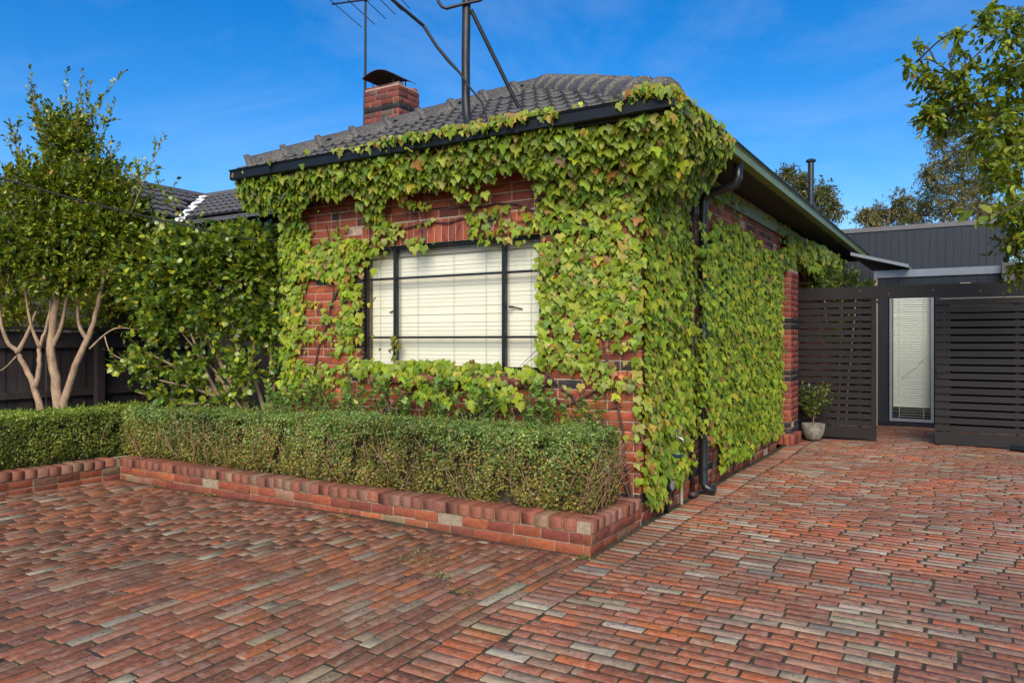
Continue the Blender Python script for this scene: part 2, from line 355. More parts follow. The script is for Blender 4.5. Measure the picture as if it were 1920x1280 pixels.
def emit_bricks(B, parent, limit, tmpl, mo, mm, name='brick', rank=None, mass_name='brick_mass', origin=(0, 0, 0)):
    """B: dict of arrays pos,rot,size,col.  The `limit` largest on view become parts, the rest one joined part."""
    N = len(B['pos']); origin = np.array(origin)
    d = np.linalg.norm(B['pos']-CAM, axis=1); front = ((B['pos']-CAM)@CF) > 0.3
    nrm = B['rot'][:, :, 2]; vis = (nrm*(CAM-B['pos'])).sum(1)/d
    rel = B['pos']-CAM; dep = rel@CF; rr = rel@np.array((math.cos(R_(YAW)), math.sin(R_(YAW)), 0))
    inview = front & (np.abs(rr) < 0.70*np.maximum(dep, .1)) & (np.abs(rel[:, 2]) < 0.47*np.maximum(dep, .1))
    score = B['size'][:, 0]*B['size'][:, 1]*np.maximum(vis, 0)/d**2*np.where(inview, 1, 1e-6)
    if rank is not None: score = score*rank
    order = np.argsort(-score); k = np.array([i % len(tmpl) for i in range(N)])
    mes = []
    for t, (V, F) in enumerate(tmpl):
        me = mesh_np(name, V, [F], uv=V[:, :2]); me.materials.append(mo); mes.append(me)
    for i in order[:limit]:
        o = bpy.data.objects.new(name, mes[k[i]])
        Mx = Matrix([list(B['rot'][i][r]*B['size'][i])+[B['pos'][i][r]-origin[r]] for r in range(3)]+[[0, 0, 0, 1]])
        o.matrix_local = Mx; o.color = tuple(B['col'][i]); COL.objects.link(o); o.parent = parent; o.matrix_local = Mx
    rest = order[limit:]
    if len(rest):
        Vs, Fs, Cs, Us = [], [], [], []; base = 0
        for t, (V, F) in enumerate(tmpl):
            ii = rest[k[rest] == t]
            if not len(ii): continue
            v, f, c = instances(V, F, B['pos'][ii]-origin, B['rot'][ii], B['size'][ii], B['col'][ii])
            Vs.append(v); Fs.append(f+base); Cs.append(c); Us.append(np.tile(V[:, :2], (len(ii), 1))); base += len(v)
        me = mesh_np(mass_name, np.vstack(Vs), [np.vstack(Fs)], np.vstack(Cs), np.vstack(Us)); me.materials.append(mm)
        o = bpy.data.objects.new(mass_name, me); link(o, parent); o['kind'] = 'stuff'
def pick(pal, n):
    w = np.array([p[0] for p in pal], float); w /= w.sum(); c = np.array([p[1] for p in pal], float)
    i = rng.choice(len(pal), n, p=w)
    col = c[i]*rng.normal(1, 0.11, (n, 1))*rng.normal(1, 0.04, (n, 3))
    return np.c_[np.clip(col, 0.005, 0.9), rng.random(n)]

# ------------------------------------------------------------------ ground and paving
def gz(x, y): return 0.010*np.sin(1.7*x+0.6*y)+0.008*np.sin(2.3*y-1.1*x+1.0)
mb = MB(); mb.add([(-600, -600, -0.12), (600, -600, -0.12), (600, 600, -0.12), (-600, 600, -0.12)], [(0, 1, 2, 3)])
mb.build('ground', M['dirt'], kind='structure')
PAL_F = [(32, (0.295, 0.108, 0.055)), (22, (0.240, 0.088, 0.048)), (18, (0.30, 0.150, 0.092)), (5, (0.31, 0.225, 0.145)), (4, (0.36, 0.315, 0.22)), (12, (0.36, 0.112, 0.043)), (4, (0.17, 0.072, 0.048))]
PAL_D = [(30, (0.34, 0.120, 0.063)), (17, (0.40, 0.110, 0.040)), (21, (0.325, 0.170, 0.112)), (8, (0.31, 0.235, 0.16)), (6, (0.36, 0.315, 0.225)), (1, (0.20, 0.18, 0.155)), (11, (0.255, 0.090, 0.052))]
def paving(name, bricks_xy, along_y, pal, limit, label, sheet):
    """bricks_xy list of (cx, cy, length, width)"""
    nb = 90; xs = np.linspace(sheet[0], sheet[1], nb); ys = np.linspace(sheet[2], sheet[3], nb)
    X, Y = np.meshgrid(xs, ys); Z = gz(X, Y)-0.0055
    V = np.c_[X.ravel(), Y.ravel(), Z.ravel()]; idx = np.arange(nb*nb).reshape(nb, nb)
    F = np.stack([idx[:-1, :-1], idx[:-1, 1:], idx[1:, 1:], idx[1:, :-1]], -1).reshape(-1, 4)
    par = obj_from(name, mesh_np(name, V, [F]), M['joint'], kind='structure')
    a = np.array(bricks_xy); n = len(a)
    ang = rng.normal(0, 0.010, n)+(math.pi/2 if along_y else 0)
    dx = 0.012*vnoise(a[:, :2]*np.array((1.6, 1.1)), 5); dy = 0.012*vnoise(a[:, :2]*np.array((1.3, 1.5)), 9)
    x = a[:, 0]+dx+rng.normal(0, .0022, n); y = a[:, 1]+dy+rng.normal(0, .0022, n)
    z = gz(x, y)+rng.normal(0, 0.0013, n)
    ex = np.c_[np.cos(ang), np.sin(ang), rng.normal(0, .004, n)]; ey = np.c_[-np.sin(ang), np.cos(ang), rng.normal(0, .008, n)]
    ex = unit(ex); ez = unit(np.cross(ex, ey)); ey = np.cross(ez, ex)
    B = dict(pos=np.c_[x, y, z], rot=np.stack([ex, ey, ez], 2),
             size=np.c_[a[:, 2]-rng.uniform(0, .006, n), a[:, 3]-rng.uniform(0, .004, n), np.full(n, 0.05)], col=pick(pal, n))
    # low frequency tone drift
    t = 1+0.10*vnoise(a[:, :2]*0.8, 3); B['col'][:, :3] *= t[:, None]
    emit_bricks(B, par, limit, PAV, M['paver_o'], M['paver_m'])
    return par
fb = []
X0, XB0, XB1 = -5.80, 0.05, 0.292
nc = 68; pitch = (XB0-X0)/nc
for i in range(nc):
    cx = X0+pitch*(i+.5); y = -9.0+rng.uniform(0, .24)
    while y < -1.04:
        L_ = rng.normal(.236, .006) if rng.random() > .05 else 0.12
        y1 = min(y+L_, -1.035)
        if y1-y > .05: fb.append((cx, (y+y1)/2, y1-y-0.011, pitch-0.0090))
        y += L_
paving('forecourt', fb, True, PAL_F, 300, None, (X0-.3, XB0, -9.0, -0.95))
db = []
y = -9.0
while y < 9.30:                                             # border course beside planter and house
    db.append(((XB0+XB1)/2 if y > -1.1 or y < -1.1 else 0, y+.043, XB1-XB0-.010, .078)); y += .0865
y = -9.0; r = 0
while y < 9.30:
    x = XB1+(0.004 if r % 2 else -0.115)+rng.uniform(-.025, .025)
    while x < 4.4:
        L_ = rng.normal(.236, .006) if rng.random() > .04 else 0.12
        x0 = max(x, XB1+.004)
        if x+L_-x0 > .05: db.append(((x0+x+L_)/2, y+.043, x+L_-x0-.011, .0775))
        x += L_
    y += .0868; r += 1
paving('driveway', db, False, PAL_D, 300, None, (-.01, 4.5, -9.0, 9.34))
b = MB(); b.box(-7.55, -5.9, -9, 1.6, -.1, .175); b.box(-5.9, -0.14, -0.93, -0.002, -.1, .176); b.box(-5.9, -4.16, -.001, 2.2, -.1, .175)
b.build('garden_bed', M['soil'], kind='structure')

# ------------------------------------------------------------------ brick walls
RED = [(46, (0.335, 0.082, 0.040)), (28, (0.27, 0.064, 0.036)), (16, (0.40, 0.105, 0.042)), (7, (0.17, 0.052, 0.038)), (2.5, (0.065, 0.045, 0.042))]
PLN = [(44, (0.29, 0.078, 0.038)), (26, (0.22, 0.060, 0.038)), (14, (0.30, 0.135, 0.09)), (5, (0.27, 0.18, 0.10)), (12, (0.36, 0.105, 0.042))]
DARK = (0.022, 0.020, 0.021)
def frame_for(nrm):
    ez = np.array(nrm, float); ey = np.array((0, 0, 1.)); ex = np.cross(ey, ez); return np.stack([ex, ey, ez], 1)
class Wall:
    def __init__(s): s.p = []; s.r = []; s.s = []; s.c = []
    def brick(s, pos, rot, size, col): s.p.append(pos); s.r.append(rot); s.s.append(size); s.c.append(col)
    def arr(s): return dict(pos=np.array(s.p), rot=np.array(s.r), size=np.array(s.s), col=np.array(s.c))
def lay(W, origin, nrm, length, z0, z1, pal, holes=(), course=0.086, L_=0.24, depth=0.04, dark=None, header=0.12, start=0, gap=0.010, jit=.0025):
    """stretcher courses on a plane: origin is the left end seen from outside; holes (u0,u1,z0,z1)"""
    rot = frame_for(nrm); ex = rot[:, 0]; o = np.array(origin, float); nz = int(round((z1-z0)/course))
    for k in range(nz):
        zc = z0+(k+.5)*course; u = -(((k+start) % 2)*L_/2)
        while u < length:
            l = L_ if rng.random() > header else L_/2
            a, b_ = max(u, 0), min(u+l, length); u += l
            segs = [(a, b_)]
            for h in holes:
                if h[2] < zc < h[3]:
                    ns = []
                    for (p, q) in segs:
                        if q <= h[0] or p >= h[1]: ns.append((p, q))
                        else:
                            if p < h[0]: ns.append((p, h[0]))
                            if q > h[1]: ns.append((h[1], q))
                    segs = ns
            for p, q in segs:
                if q-p < .035: continue
                c = pick(pal, 1)[0]
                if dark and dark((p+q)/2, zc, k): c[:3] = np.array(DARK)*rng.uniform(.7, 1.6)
                W.brick(o+ex*(p+q)/2+np.array((0, 0, zc))+rot[:, 2]*rng.normal(0, jit), rot, (q-p-gap, course-gap, depth), c)

# ---- planter
pl = empty('planter_wall', (-2.9, -1.0, 0), 'low red brick planter wall with header capping around the hedge bed', 'planter wall')
W = Wall(); po = np.array((-2.9, -1.0, 0))
lay(W, (-5.80, -1.0, 0), (0, -1, 0), 5.82, -.03, .142, PLN, start=1, jit=.004)
lay(W, (0.02, -1.0, 0), (1, 0, 0), 0.985, -.03, .142, PLN, jit=.004)
lay(W, (-5.80, -9.0, 0), (1, 0, 0), 8.0, -.03, .142, PLN, jit=.004)
rotf = frame_for((0, 0, 1)) if False else np.eye(3)
def capbrick(cx, cy, along_x):
    c = pick(PLN, 1)[0]; c[:3] = c[:3]*0.55+np.array((.23, .115, .075))*0.45
    a = rng.normal(0, .015)+(0 if along_x else math.pi/2); zt = .236+rng.normal(0, .003)
    ex = np.array((math.cos(a), math.sin(a), rng.normal(0, .012))); ey = np.array((-math.sin(a), math.cos(a), rng.normal(0, .012)))
    ez = np.cross(ex, ey); W.brick(np.array((cx, cy, zt)), np.stack([ex, ey, ez], 1), (.228, .109, .086), c)
x = -5.74
while x < -0.06: capbrick(x, -1.0+.108, False); x += .1188
y = -.93
while y < -.06: capbrick(0.02-.108, y, True); y += .1188
y = -8.95
while y < -1.04: capbrick(-5.80-.108, y, True); y += .1188
Bp = W.arr()
b = MB(); b.box(-5.9, 0.013, -.993, -.79, -.1, .222); b.box(-.19, .013, -.79, -.004, -.1, .221); b.box(-6.01, -5.807, -9, -.8, -.1, .222)
core = b.build('mortar_core', M['mortar2'], pl)
emit_bricks(Bp, pl, 300, WBR, M['brick_o'], M['brick_m'], origin=po)

# ---- house
HX0 = -4.14
house = empty('house', (-2.0, 3.0, 0), 'red brick bungalow with dark tiled hip roof, its walls grown over with ivy', 'house')
HO = np.array((-2.0, 3.0, 0))
wx0, wx1, wz0, wz1 = -3.10, -0.955, 1.29, 2.515
ZT = 3.30
b = MB()
b.box(HX0+.005, wx0-.0, .005, .24, 0, ZT); b.box(wx1, -.005, .005, .24, 0, ZT); b.box(wx0, wx1, .0055,   .2395, 0, wz0-.04); b.box(wx0, wx1, .0055, .2395, wz1, ZT)
fw = b.build('front_wall', M['mortar'], house)
W = Wall()
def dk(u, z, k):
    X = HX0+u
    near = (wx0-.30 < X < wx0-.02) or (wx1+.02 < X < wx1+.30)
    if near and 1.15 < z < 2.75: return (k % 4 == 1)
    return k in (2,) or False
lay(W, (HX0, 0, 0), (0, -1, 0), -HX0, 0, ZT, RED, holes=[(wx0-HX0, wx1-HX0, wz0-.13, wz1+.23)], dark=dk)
rot = frame_for((0, -1, 0))
x = wx0+.043                                                # soldier course over the window
while x < wx1:
    c = pick(RED, 1)[0]; W.brick(np.array((x, 0, wz1+.115)), rot, (.076, .222, .04), c); x += .086
a = 0.5                                                     # plum sill bricks, sloping
ey = np.array((0, math.cos(a), math.sin(a))); ez = np.array((0, -math.sin(a), math.cos(a)))
x = wx0-.02
while x < wx1+.03:
    c = pick([(1, (0.17, 0.055, 0.05)), (1, (0.21, 0.07, 0.055))], 1)[0]
    W.brick(np.array((x+.057, -.01, wz0-.055)), np.stack([np.array((1., 0, 0)), ey, ez], 1), (.108, .20, .07), c); x += .118
k = 0; z = wz0-.03                                          # thin jamb bricks on the left reveal, shadow painted in as dark colour
while z < wz1:
    c = pick([(1, (0.05, 0.035, 0.035)), (1, (0.12, 0.05, 0.045))], 1)[0]
    W.brick(np.array((wx0+.006, .021, z+.02)), frame_for((1, 0, 0)), (.034, .034, .02), c); z += .043
GRID = ['0000000000000000000000000000000000000000003200','0000000000000000000000000000000000000000005300','0000000000000000000000000000000000000000008500','0000000000000000000000000000000000000000238600','0000000000000000000000000000000000000000349600','0000000000000000000000000000000000000000469600','0001111110000000000000000000000000000000469600','0014443321122233333444322211111100000000359600','0025554421123345555666555544433332222223458600','0038887765455567777888888866555543333444558500','0038887765566678888999999999999875544556779600','0027775554455577633333333333333346666655669600','0027764444455567500000000000000027777654559600','0027765544456677500000000000000027788775669600','0027765554456677500000000000000027898887789600','0027764443367777500000000000000027788889999600','0027764443367777500000000000000027788889999600','0027764443367777500000000000000027899889999600','0027764443367777500000000000000027788888999600','0027775556677777500000000000000027788888999600','0038888888877777500022112224433346788778999600','0038888877678877634565445666655556787677888500','0039987765578877644565445566667776676556787400','0039986665556678777655555566676666677667886400','2247986554445578876654434555555445677777777653','2335998554334456654444323555443335678766677786','4668999655323346776565544554332234779888877789','6678899978777999999887776688787766789999989999','4778889999999889999999999999988888999999776899','5775556334645677899677667778899978866543235563','2220000001444442330133456555334345555321100000']
GA = np.array([[int(ch) for ch in s] for s in GRID], float)/9
def gdens(X, Z):
    fx = np.clip((np.asarray(X)+4.55)/.11, 0, GA.shape[1]-1.001); fz = np.clip((np.asarray(Z)-.15)/.11, 0, GA.shape[0]-1.001)
    i = fx.astype(int); j = fz.astype(int); a = fx-i; b_ = fz-j
    return GA[j, i]*(1-a)*(1-b_)+GA[j, i+1]*a*(1-b_)+GA[j+1, i]*(1-a)*b_+GA[j+1, i+1]*a*b_
Bf = W.arr()
emit_bricks(Bf, fw, 240, WBR, M['brick_o'], M['brick_m'], rank=(1.12-gdens(Bf['pos'][:, 0], Bf['pos'][:, 2]))*(Bf['pos'][:, 2] > .85)+.01, origin=HO)
# side wall
b = MB(); b.box(-.24, -.005, .241, 5.25, 0, ZT); b.box(-.24, -.05, 6.312, 12.0, 0, ZT); b.box(-.241, -.03, 5.251, 6.311, 2.76, ZT)
sw = b.build('side_wall', M['mortar'], house)
W = Wall(); lay(W, (0, 0, 0), (1, 0, 0), 5.25, 0, ZT, RED, start=1, dark=lambda u, z, k: k == 2)
lay(W, (-.04, 6.32, 0), (1, 0, 0), 5.6, 0, ZT, RED, dark=None)
lay(W, (-.022, 5.26, 2.76), (1, 0, 0), 1.05, 0, ZT-2.76, RED)
Bs = W.arr(); emit_bricks(Bs, sw, 60, WBR, M['brick_o'], M['brick_m'], rank=np.where((Bs['pos'][:, 2] > 2.7) | (Bs['pos'][:, 2] < .4), 1, .05), origin=HO)
b = MB(); b.box(HX0+.009, HX0+.25, .241, 12, 0, ZT); b.box(HX0+.25, -.241, 11.8, 12, 0, ZT)
b.build('rear_and_left_wall', M['brick_m'], house)
b = MB(); b.box(-.245, -.2, 5.251, 5.739, 0, 2.62); b.build('porch_door', M['navy'], house)
b = MB(); b.box(-.30, .06, 5.10, 6.40, 2.625, 2.755); b.build('porch_lintel', M['steel'], house)
# porch pier, banded
PY0, PY1, PX1 = 5.74, 6.31, .10
b = MB(); b.box(-.36, PX1-.008, PY0+.008, PY1, 0, 2.62); pier = b.build('porch_pier', M['mortar'], house)
W = Wall(); bands = (4, 13, 22)
PIER = [(60, (0.27, 0.060, 0.040)), (30, (0.33, 0.085, 0.045))]
lay(W, (-.36, PY0, .17), (0, -1, 0), .46, 0, 2.45, PIER, header=0, dark=lambda u, z, k: k in (0, 1) or k in (9, 10) or k in (18, 19))
lay(W, (PX1, PY0, .17), (1, 0, 0), PY1-PY0, 0, 2.45, PIER, header=0, start=1, dark=lambda u, z, k: k in (0, 1) or k in (9, 10) or k in (18, 19))
for yy in np.arange(PY0-.03, PY1, .086): W.brick(np.array((PX1+.05, yy+.04, .085)), frame_for((1, 0, 0)), (.076, .16, .06), pick(PIER, 1)[0])
for xx in np.arange(-.3, .13, .086): W.brick(np.array((xx, PY0-.045, .085)), frame_for((0, -1, 0)), (.076, .16, .06), pick(PIER, 1)[0])
emit_bricks(W.arr(), pier, 60, WBR, M['brick_o'], M['brick_m'], origin=HO)
# ---- window in the front wall
win = MB(); fy0, fy1 = .04, .08
win.box(wx0+.0, wx0+.035, fy0, fy1, wz0-.03, wz1); win.box(wx1-.035, wx1, fy0, fy1, wz0-.03, wz1)
win.box(wx0+.035, wx1-.035, fy0, fy1, wz1-.028, wz1); win.box(wx0+.035, wx1-.035, fy0, fy1, wz0-.03, wz0+.012)
wo = win.build('window', M['steel'], house)
for X in (-2.684, -1.37):
    MB().box(X-.018, X+.018, fy0-.008, fy1-.004, wz0+.012, wz1-.028).build('mullion', M['steel'], wo)
segs = [(wx0+.035, -2.702), (-2.666, -1.388), (-1.352, wx1-.035)]
for s_ in segs:
    for z in (2.187, 1.582): MB().box(s_[0], s_[1], fy0+.004, fy1-.008, z-.011, z+.011).build('transom', M['steel'], wo)
    zz = [wz0+.012, 1.571, 1.593, 2.176, 2.198, wz1-.028]
    for j in range(3): MB().box(s_[0], s_[1], fy0+.018, fy0+.022, zz[2*j], zz[2*j+1]).build('pane', M['glass'], wo)
for X, d in ((-2.684, -1), (-1.37, 1)):
    h = MB(); h.tube([(X+d*.03, fy1, 1.865), (X+d*.055, fy1+.035, 1.865)], .011, 8); h.tube([(X+d*.05, fy1+.035, 1.868), (X+d*.15, fy1+.05, 1.845)], [.008, .006], 6)
    h.build('latch', M['steel'], wo)
bl = empty('venetian_blind', (-2.03, .145, wz0), 'cream venetian blind closed behind the black steel front window', 'blind')
z = wz0+.02; sl = None; ns = 0
slv = MB().obox((0, 0, 0), (1, 0, 0), (0, math.cos(1.46), math.sin(1.46)), (0, -math.sin(1.46), math.cos(1.46)), wx1-wx0-.05, .049, .0025)
me = bpy.data.meshes.new('slat'); me.from_pydata(slv.v, [], slv.f); me.materials.append(M['blind'])
while z < wz1-.09:
    o = bpy.data.objects.new('slat', me); o.location = (0, rng.normal(0, .0012), z-wz0); o.rotation_euler = (rng.normal(0, .02), rng.normal(0, .0006), 0); link(o, bl); z += .0405
MB().box(wx0+.03, wx1-.03, .120, .170, wz1-.10, wz1-.03).build('headrail', M['taupe'], bl)
for X in (-2.95, -2.45, -2.0, -1.62, -1.12): MB().box(X-.0015, X+.0015, 0.1175, .119, wz0, wz1-.09).build('cord', M['taupe'], bl)
MB().box(wx0-.3, wx1+.3, .32, .34, wz0-.3, wz1+.3).build('room_lining', M['white'], house)

# ---- roof: hip at the front
EX0, EX1, EY, EZ = -4.49, 0.40, -.43, 3.42
AX = (EX0+EX1)/2; half = (EX1-EX0)/2; AZ = 4.63; PIT = math.atan2(AZ-EZ, half); AY = EY+half; RY1 = 12.2
roof = MB()
A_ = (AX, AY, AZ-.045); B2 = (AX, RY1, AZ-.045)
c0, c1, c2, c3 = (EX0, EY, EZ-.045), (EX1, EY, EZ-.045), (EX1, RY1, EZ-.045), (EX0, RY1, EZ-.045)
roof.add([c0, c1, c2, c3, A_, B2], [(0, 1, 4), (1, 2, 5, 4), (3, 0, 4, 5), (2, 3, 5)])
rf = roof.build('roof', M['tile'], house)
TW, TG, TT = 0.30, 0.29, 0.040
def tile_profile():
    u = np.linspace(0, 1, 9); h = 0.024*np.maximum(0, np.sin(2*math.pi*(2*u-.25))+.15)
    return u*TW-TW/2, h
pu, ph = tile_profile()
def tile_arrays(clipf=None, s0=0.0, x0=0.0):
    v = []
    for s_, lift in ((TG+.05, 0.0), (0.0, TT)):
        for u_, h_ in zip(pu, ph): v.append([u_, s_, h_+lift])
    for u_, h_ in zip(pu, ph): v.append([u_, 0.0, h_*.3-.004])
    v = np.array(v); n = 9
    if clipf:
        lo, hi = clipf(v[:, 1]+s0); v[:, 0] = np.clip(v[:, 0]+x0, lo, hi)-x0
    F = [(n+i, n+i+1, i+1, i) for i in range(n-1)]+[(2*n+i, 2*n+i+1, n+i+1, n+i) for i in range(n-1)]
    return v, np.array(F)
SL = half/math.cos(PIT); rows_n = int(SL/TG)
def hipclip(s_):
    k = np.clip(s_*math.cos(PIT), 0, half); return EX0+k, EX1-k
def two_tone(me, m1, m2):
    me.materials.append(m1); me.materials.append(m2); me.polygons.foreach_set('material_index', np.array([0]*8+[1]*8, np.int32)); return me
tv, tf = tile_arrays(); tme = two_tone(mesh_np('roof_tile', tv, [tf]), M['tile'], M['tile_shade_edge'])
Rf = Matrix(((1, 0, 0), (0, math.cos(PIT), -math.sin(PIT)), (0, math.sin(PIT), math.cos(PIT))))
for r_ in range(rows_n+1):
    s0 = r_*TG-.03; lo, hi = hipclip(np.array([s0])); x = EX0+.1
    while x < hi[0]+TW/2:
        if x > lo[0]-TW/2:
            lo2, hi2 = hipclip(np.array([s0+TG]))
            inside = x-TW/2 > lo2[0] and x+TW/2 < hi2[0]
            if inside: me = tme
            else:
                v, f = tile_arrays(hipclip, s0, x); me = two_tone(mesh_np('roof_tile', v, [f]), M['tile'], M['tile_shade_edge'])
            o = bpy.data.objects.new('roof_tile', me)
            P = Vector((x, EY+s0*math.cos(PIT), EZ-.03+s0*math.sin(PIT)))+Vector((0, rng.normal(0, .003), rng.normal(0, .002)))
            o.parent = rf; COL.objects.link(o); o.matrix_local = Matrix.Translation(P-Vector(HO))@Rf.to_4x4()
        x += TW
# right and left slopes: joined
Vs, Fs = [], []; base = 0
for side in (1, -1):
    ex = np.array((0, 1., 0)) if side > 0 else np.array((0, -1., 0)); up = np.array((-side*math.cos(PIT), 0, math.sin(PIT))); nn = np.cross(ex, up)
    for r_ in range(rows_n+1):
        s0 = r_*TG-.03; ylo = EY+max(0, s0*math.cos(PIT)); y = ylo+.2+(TW/2 if r_ % 2 else 0)
        while y < RY1-.1:
            P = np.array((EX1 if side > 0 else EX0, y, EZ-.03))+up*s0
            Vs.append(tv@np.stack([ex, up, nn])+P-HO); Fs.append(tf+base); base += len(tv); y += TW
me = mesh_np('side_slope_tiles', np.vstack(Vs), [np.vstack(Fs)]); obj_from('side_slope_tiles', me, M['tile'], rf, kind='stuff')
# hip and ridge caps
def caps(p0, p1, name='hip_tile', length=.41, n=None):
    p0, p1 = np.array(p0), np.array(p1); t = unit(p1-p0); L_ = np.linalg.norm(p1-p0); n = n or int(round(L_/length)); st = L_/n
    side = unit(np.cross(t, (0, 0, 1.))); up = np.cross(side, t)
    for i in range(n):
        v = []; prof = [(-.175, -.100), (-.165, -.03), (-.10, .045), (-.035, .078), (.035, .078), (.10, .045), (.165, -.03), (.175, -.100)]
        for s_, k, lift in ((0, 1.12, .024), (.055, 1.12, .024), (.075, 1.0, .006), (st+.02, .96, 0.0)):
            for a_, h_ in prof: v.append(p0+t*(i*st+s_)+side*a_*k+up*(h_*k+lift+.022))
        for a_, h_ in prof: v.append(p0+t*(i*st)+side*a_*.9+up*(h_*.75+.01))
        v = np.array(v)+rng.normal(0, .002, 3)-HO; m_ = 8
        F = [(r*m_+j, r*m_+j+1, (r+1)*m_+j+1, (r+1)*m_+j) for r in range(3) for j in range(m_-1)]+[(j+1, j, 32+j, 32+j+1) for j in range(m_-1)]
        me = mesh_np(name, v, [np.array(F)]); obj_from(name, me, M['cap'], rf)
caps((EX0+.06, EY+.06, EZ+.03), (AX, AY, AZ), n=9); caps((EX1-.06, EY+.06, EZ+.03), (AX, AY, AZ), n=9)
caps((AX, AY+.02, AZ), (AX, RY1, AZ), 'ridge_tile')
# eaves
gut = MB(); prof = [(0, 0), (-.012, 0), (-.012, -.012), (-.004, -.02), (-.004, -.125), (.105, -.125), (.105, -.03)]
def gutter_run(g, a, b_, out, top):
    """a,b ends of the OUTER lip line; out = outward unit vector; profile from the lip inwards"""
    a, b_, out = np.array(a), np.array(b_), np.array(out); pr = [(0.012, 0), (0, 0), (0, -.014), (-.008, -.02), (-.004, -.100), (-.02, -.106), (-.10, -.106), (-.10, -.01), (-.096, -.01), (-.096, -.10), (-.016, -.098), (-.016, -.01)]
    m_ = len(pr); v = [p+out*o_+np.array((0, 0, h_)) for p in (a, b_) for o_, h_ in pr]
    g.add(v, [(i, (i+1) % m_, m_+(i+1) % m_, m_+i) for i in range(m_)]+[tuple(range(m_))[::-1], tuple(range(m_, 2*m_))])
g = MB(); gutter_run(g, (EX1+.075, EY-.08, EZ-.01), (EX0-.075, EY-.08, EZ-.01), (0, -1, 0), 0)
for X in (-3.93, -2.3, -.9): g.box(X-.02, X+.02, EY-.0845, EY-.02, EZ-.119, EZ-.0105)
g.build('gutter', M['gutter'], house)
g = MB(); gutter_run(g, (EX1+.08, EY-.06, EZ-.01), (EX1+.08, 12.1, EZ-.01), (1, 0, 0), 0); g.build('gutter', M['olive'], house)  # olive face carries the painted reflection
g = MB(); g.box(EX1+.055, EX1+.094, EY-.06, 12.1, EZ-.006, EZ+.012); g.build('gutter_lip', M['gutter'], house)
g = MB(); g.box(EX0-.05, EX1-.02, EY, EY+.02, EZ-.135, EZ-.02); g.box(EX1-.045, EX1-.022, EY+.021, 12.1, EZ-.135, EZ-.02); g.box(EX0-.02, EX0, EY+.021, 12.1, EZ-.135, EZ-.02)
g.build('fascia', M['soffit'], house)
g = MB(); g.box(EX0, EX1-.05, EY+.022, .05, EZ-.130, EZ-.117); g.box(-.05, EX1-.05, .051, 12.1, EZ-.130, EZ-.117); g.box(EX0+.001, HX0+.05, .051, 12.1, EZ-.130, EZ-.117)
g.build('soffit', M['soffit'], house)
g = MB(); g.box(.004, .03, .9, 12.0, ZT-.22, ZT-.06); g.build('frieze_board', M['olive'], house)
# downpipes
d = MB(); px, py = .075, 1.52; r_ = .045
d.tube([(EX1+.02, py, EZ-.14), (EX1+.02, py, EZ-.27), (EX1-.005, py, EZ-.335), (EX1-.06, py, EZ-.36), (px+.07, py, EZ-.40), (px+.02, py, EZ-.42), (px, py, EZ-.48), (px, py, 2.0), (px, py, 1.0), (px, py, .12), (px+.03, py, .07), (px+.12, py, .05)], r_, 14)
d.build('downpipe', M['pipe'], house, smooth=True)
for z in (.25, 1.6, 2.6): MB().lathe((px, py, z), [(r_+.003, 0), (r_+.003, .03)], 16).build('pipe_clip', M['pipe'], house)
d = MB(); d.tube([(.035, 1.30, .03), (.035, 1.30, 2.95)], .024, 10); d.lathe((.035, 1.30, .02), [(.05, 0), (.045, .03), (.03, .05)], 14); d.build('waste_pipe', M['brownpipe'], house, smooth=True)
d = MB(); d.tube([(.03, .98, .0), (.03, .98, .42)], .014, 8); d.build('conduit', M['tan'], house)
# chimney
CX0, CX1, CY0, CY1, CT = -4.70, -4.10, 1.80, 2.24, 4.99
b = MB(); b.box(CX0+.008, CX1-.008, CY0+.008, CY1-.008, 0, CT-.03); ch = b.build('chimney', M['mortar'], house)
W = Wall(); CHP = [(50, (0.20, 0.052, 0.040)), (30, (0.24, 0.07, 0.045)), (12, (0.12, 0.05, 0.04)), (8, (0.15, 0.10, 0.075))]
dkc = lambda u, z, k: k in (11,)
for nr, o_, ln in (((0, -1, 0), (CX0, CY0, 3.55), CX1-CX0), ((1, 0, 0), (CX1, CY0, 3.55), CY1-CY0), ((-1, 0, 0), (CX0, CY1, 3.55), CY1-CY0)):
    lay(W, o_, nr, ln, 0, CT-3.55-.06, CHP, course=.0775, L_=.2, header=.1, dark=lambda u, z, k: k in (14,), gap=.007)
for (xa, xb, ya, yb) in ((CX0+.01, CX1-.01, CY0+.01, CY1-.01),):
    n_ = 5
    for i in range(n_):
        for yy in (ya+.055, yb-.055):
            W.brick(np.array((xa+(i+.5)*(xb-xa)/n_, yy, CT)), np.eye(3), ((xb-xa)/n_-.008, .10, .07), pick(CHP, 1)[0])
emit_bricks(W.arr(), ch, 120, WBR, M['brick_o'], M['brick_m'], origin=HO)
g = MB(); g.box(CX0-.004, CX1+.004, CY0-.004, CY1+.004, 4.37, 4.39); g.build('lead_band', M['lead'], ch)
co = MB(); nseg = 12; rr = .30; cxm, cym = (CX0+CX1)/2-.05, (CY0+CY1)/2
vsA = []
for yy in (cym-.27, cym+.27):
    for i in range(nseg+1):
        a = (-1+2*i/nseg)
        vsA.append((cxm+a*.25, yy, CT+.185-.075*a*a))
for yy in (cym-.27, cym+.27):
    for i in range(nseg+1):
        a = (-1+2*i/nseg); vsA.append((cxm+a*.25, yy, CT+.193-.075*a*a))
n1 = nseg+1; fs = []
for i in range(nseg): fs += [(i, n1+i, n1+i+1, i+1), (2*n1+i, 2*n1+i+1, 3*n1+i+1, 3*n1+i), (i, i+1, 2*n1+i+1, 2*n1+i), (n1+i+1, n1+i, 3*n1+i, 3*n1+i+1)]
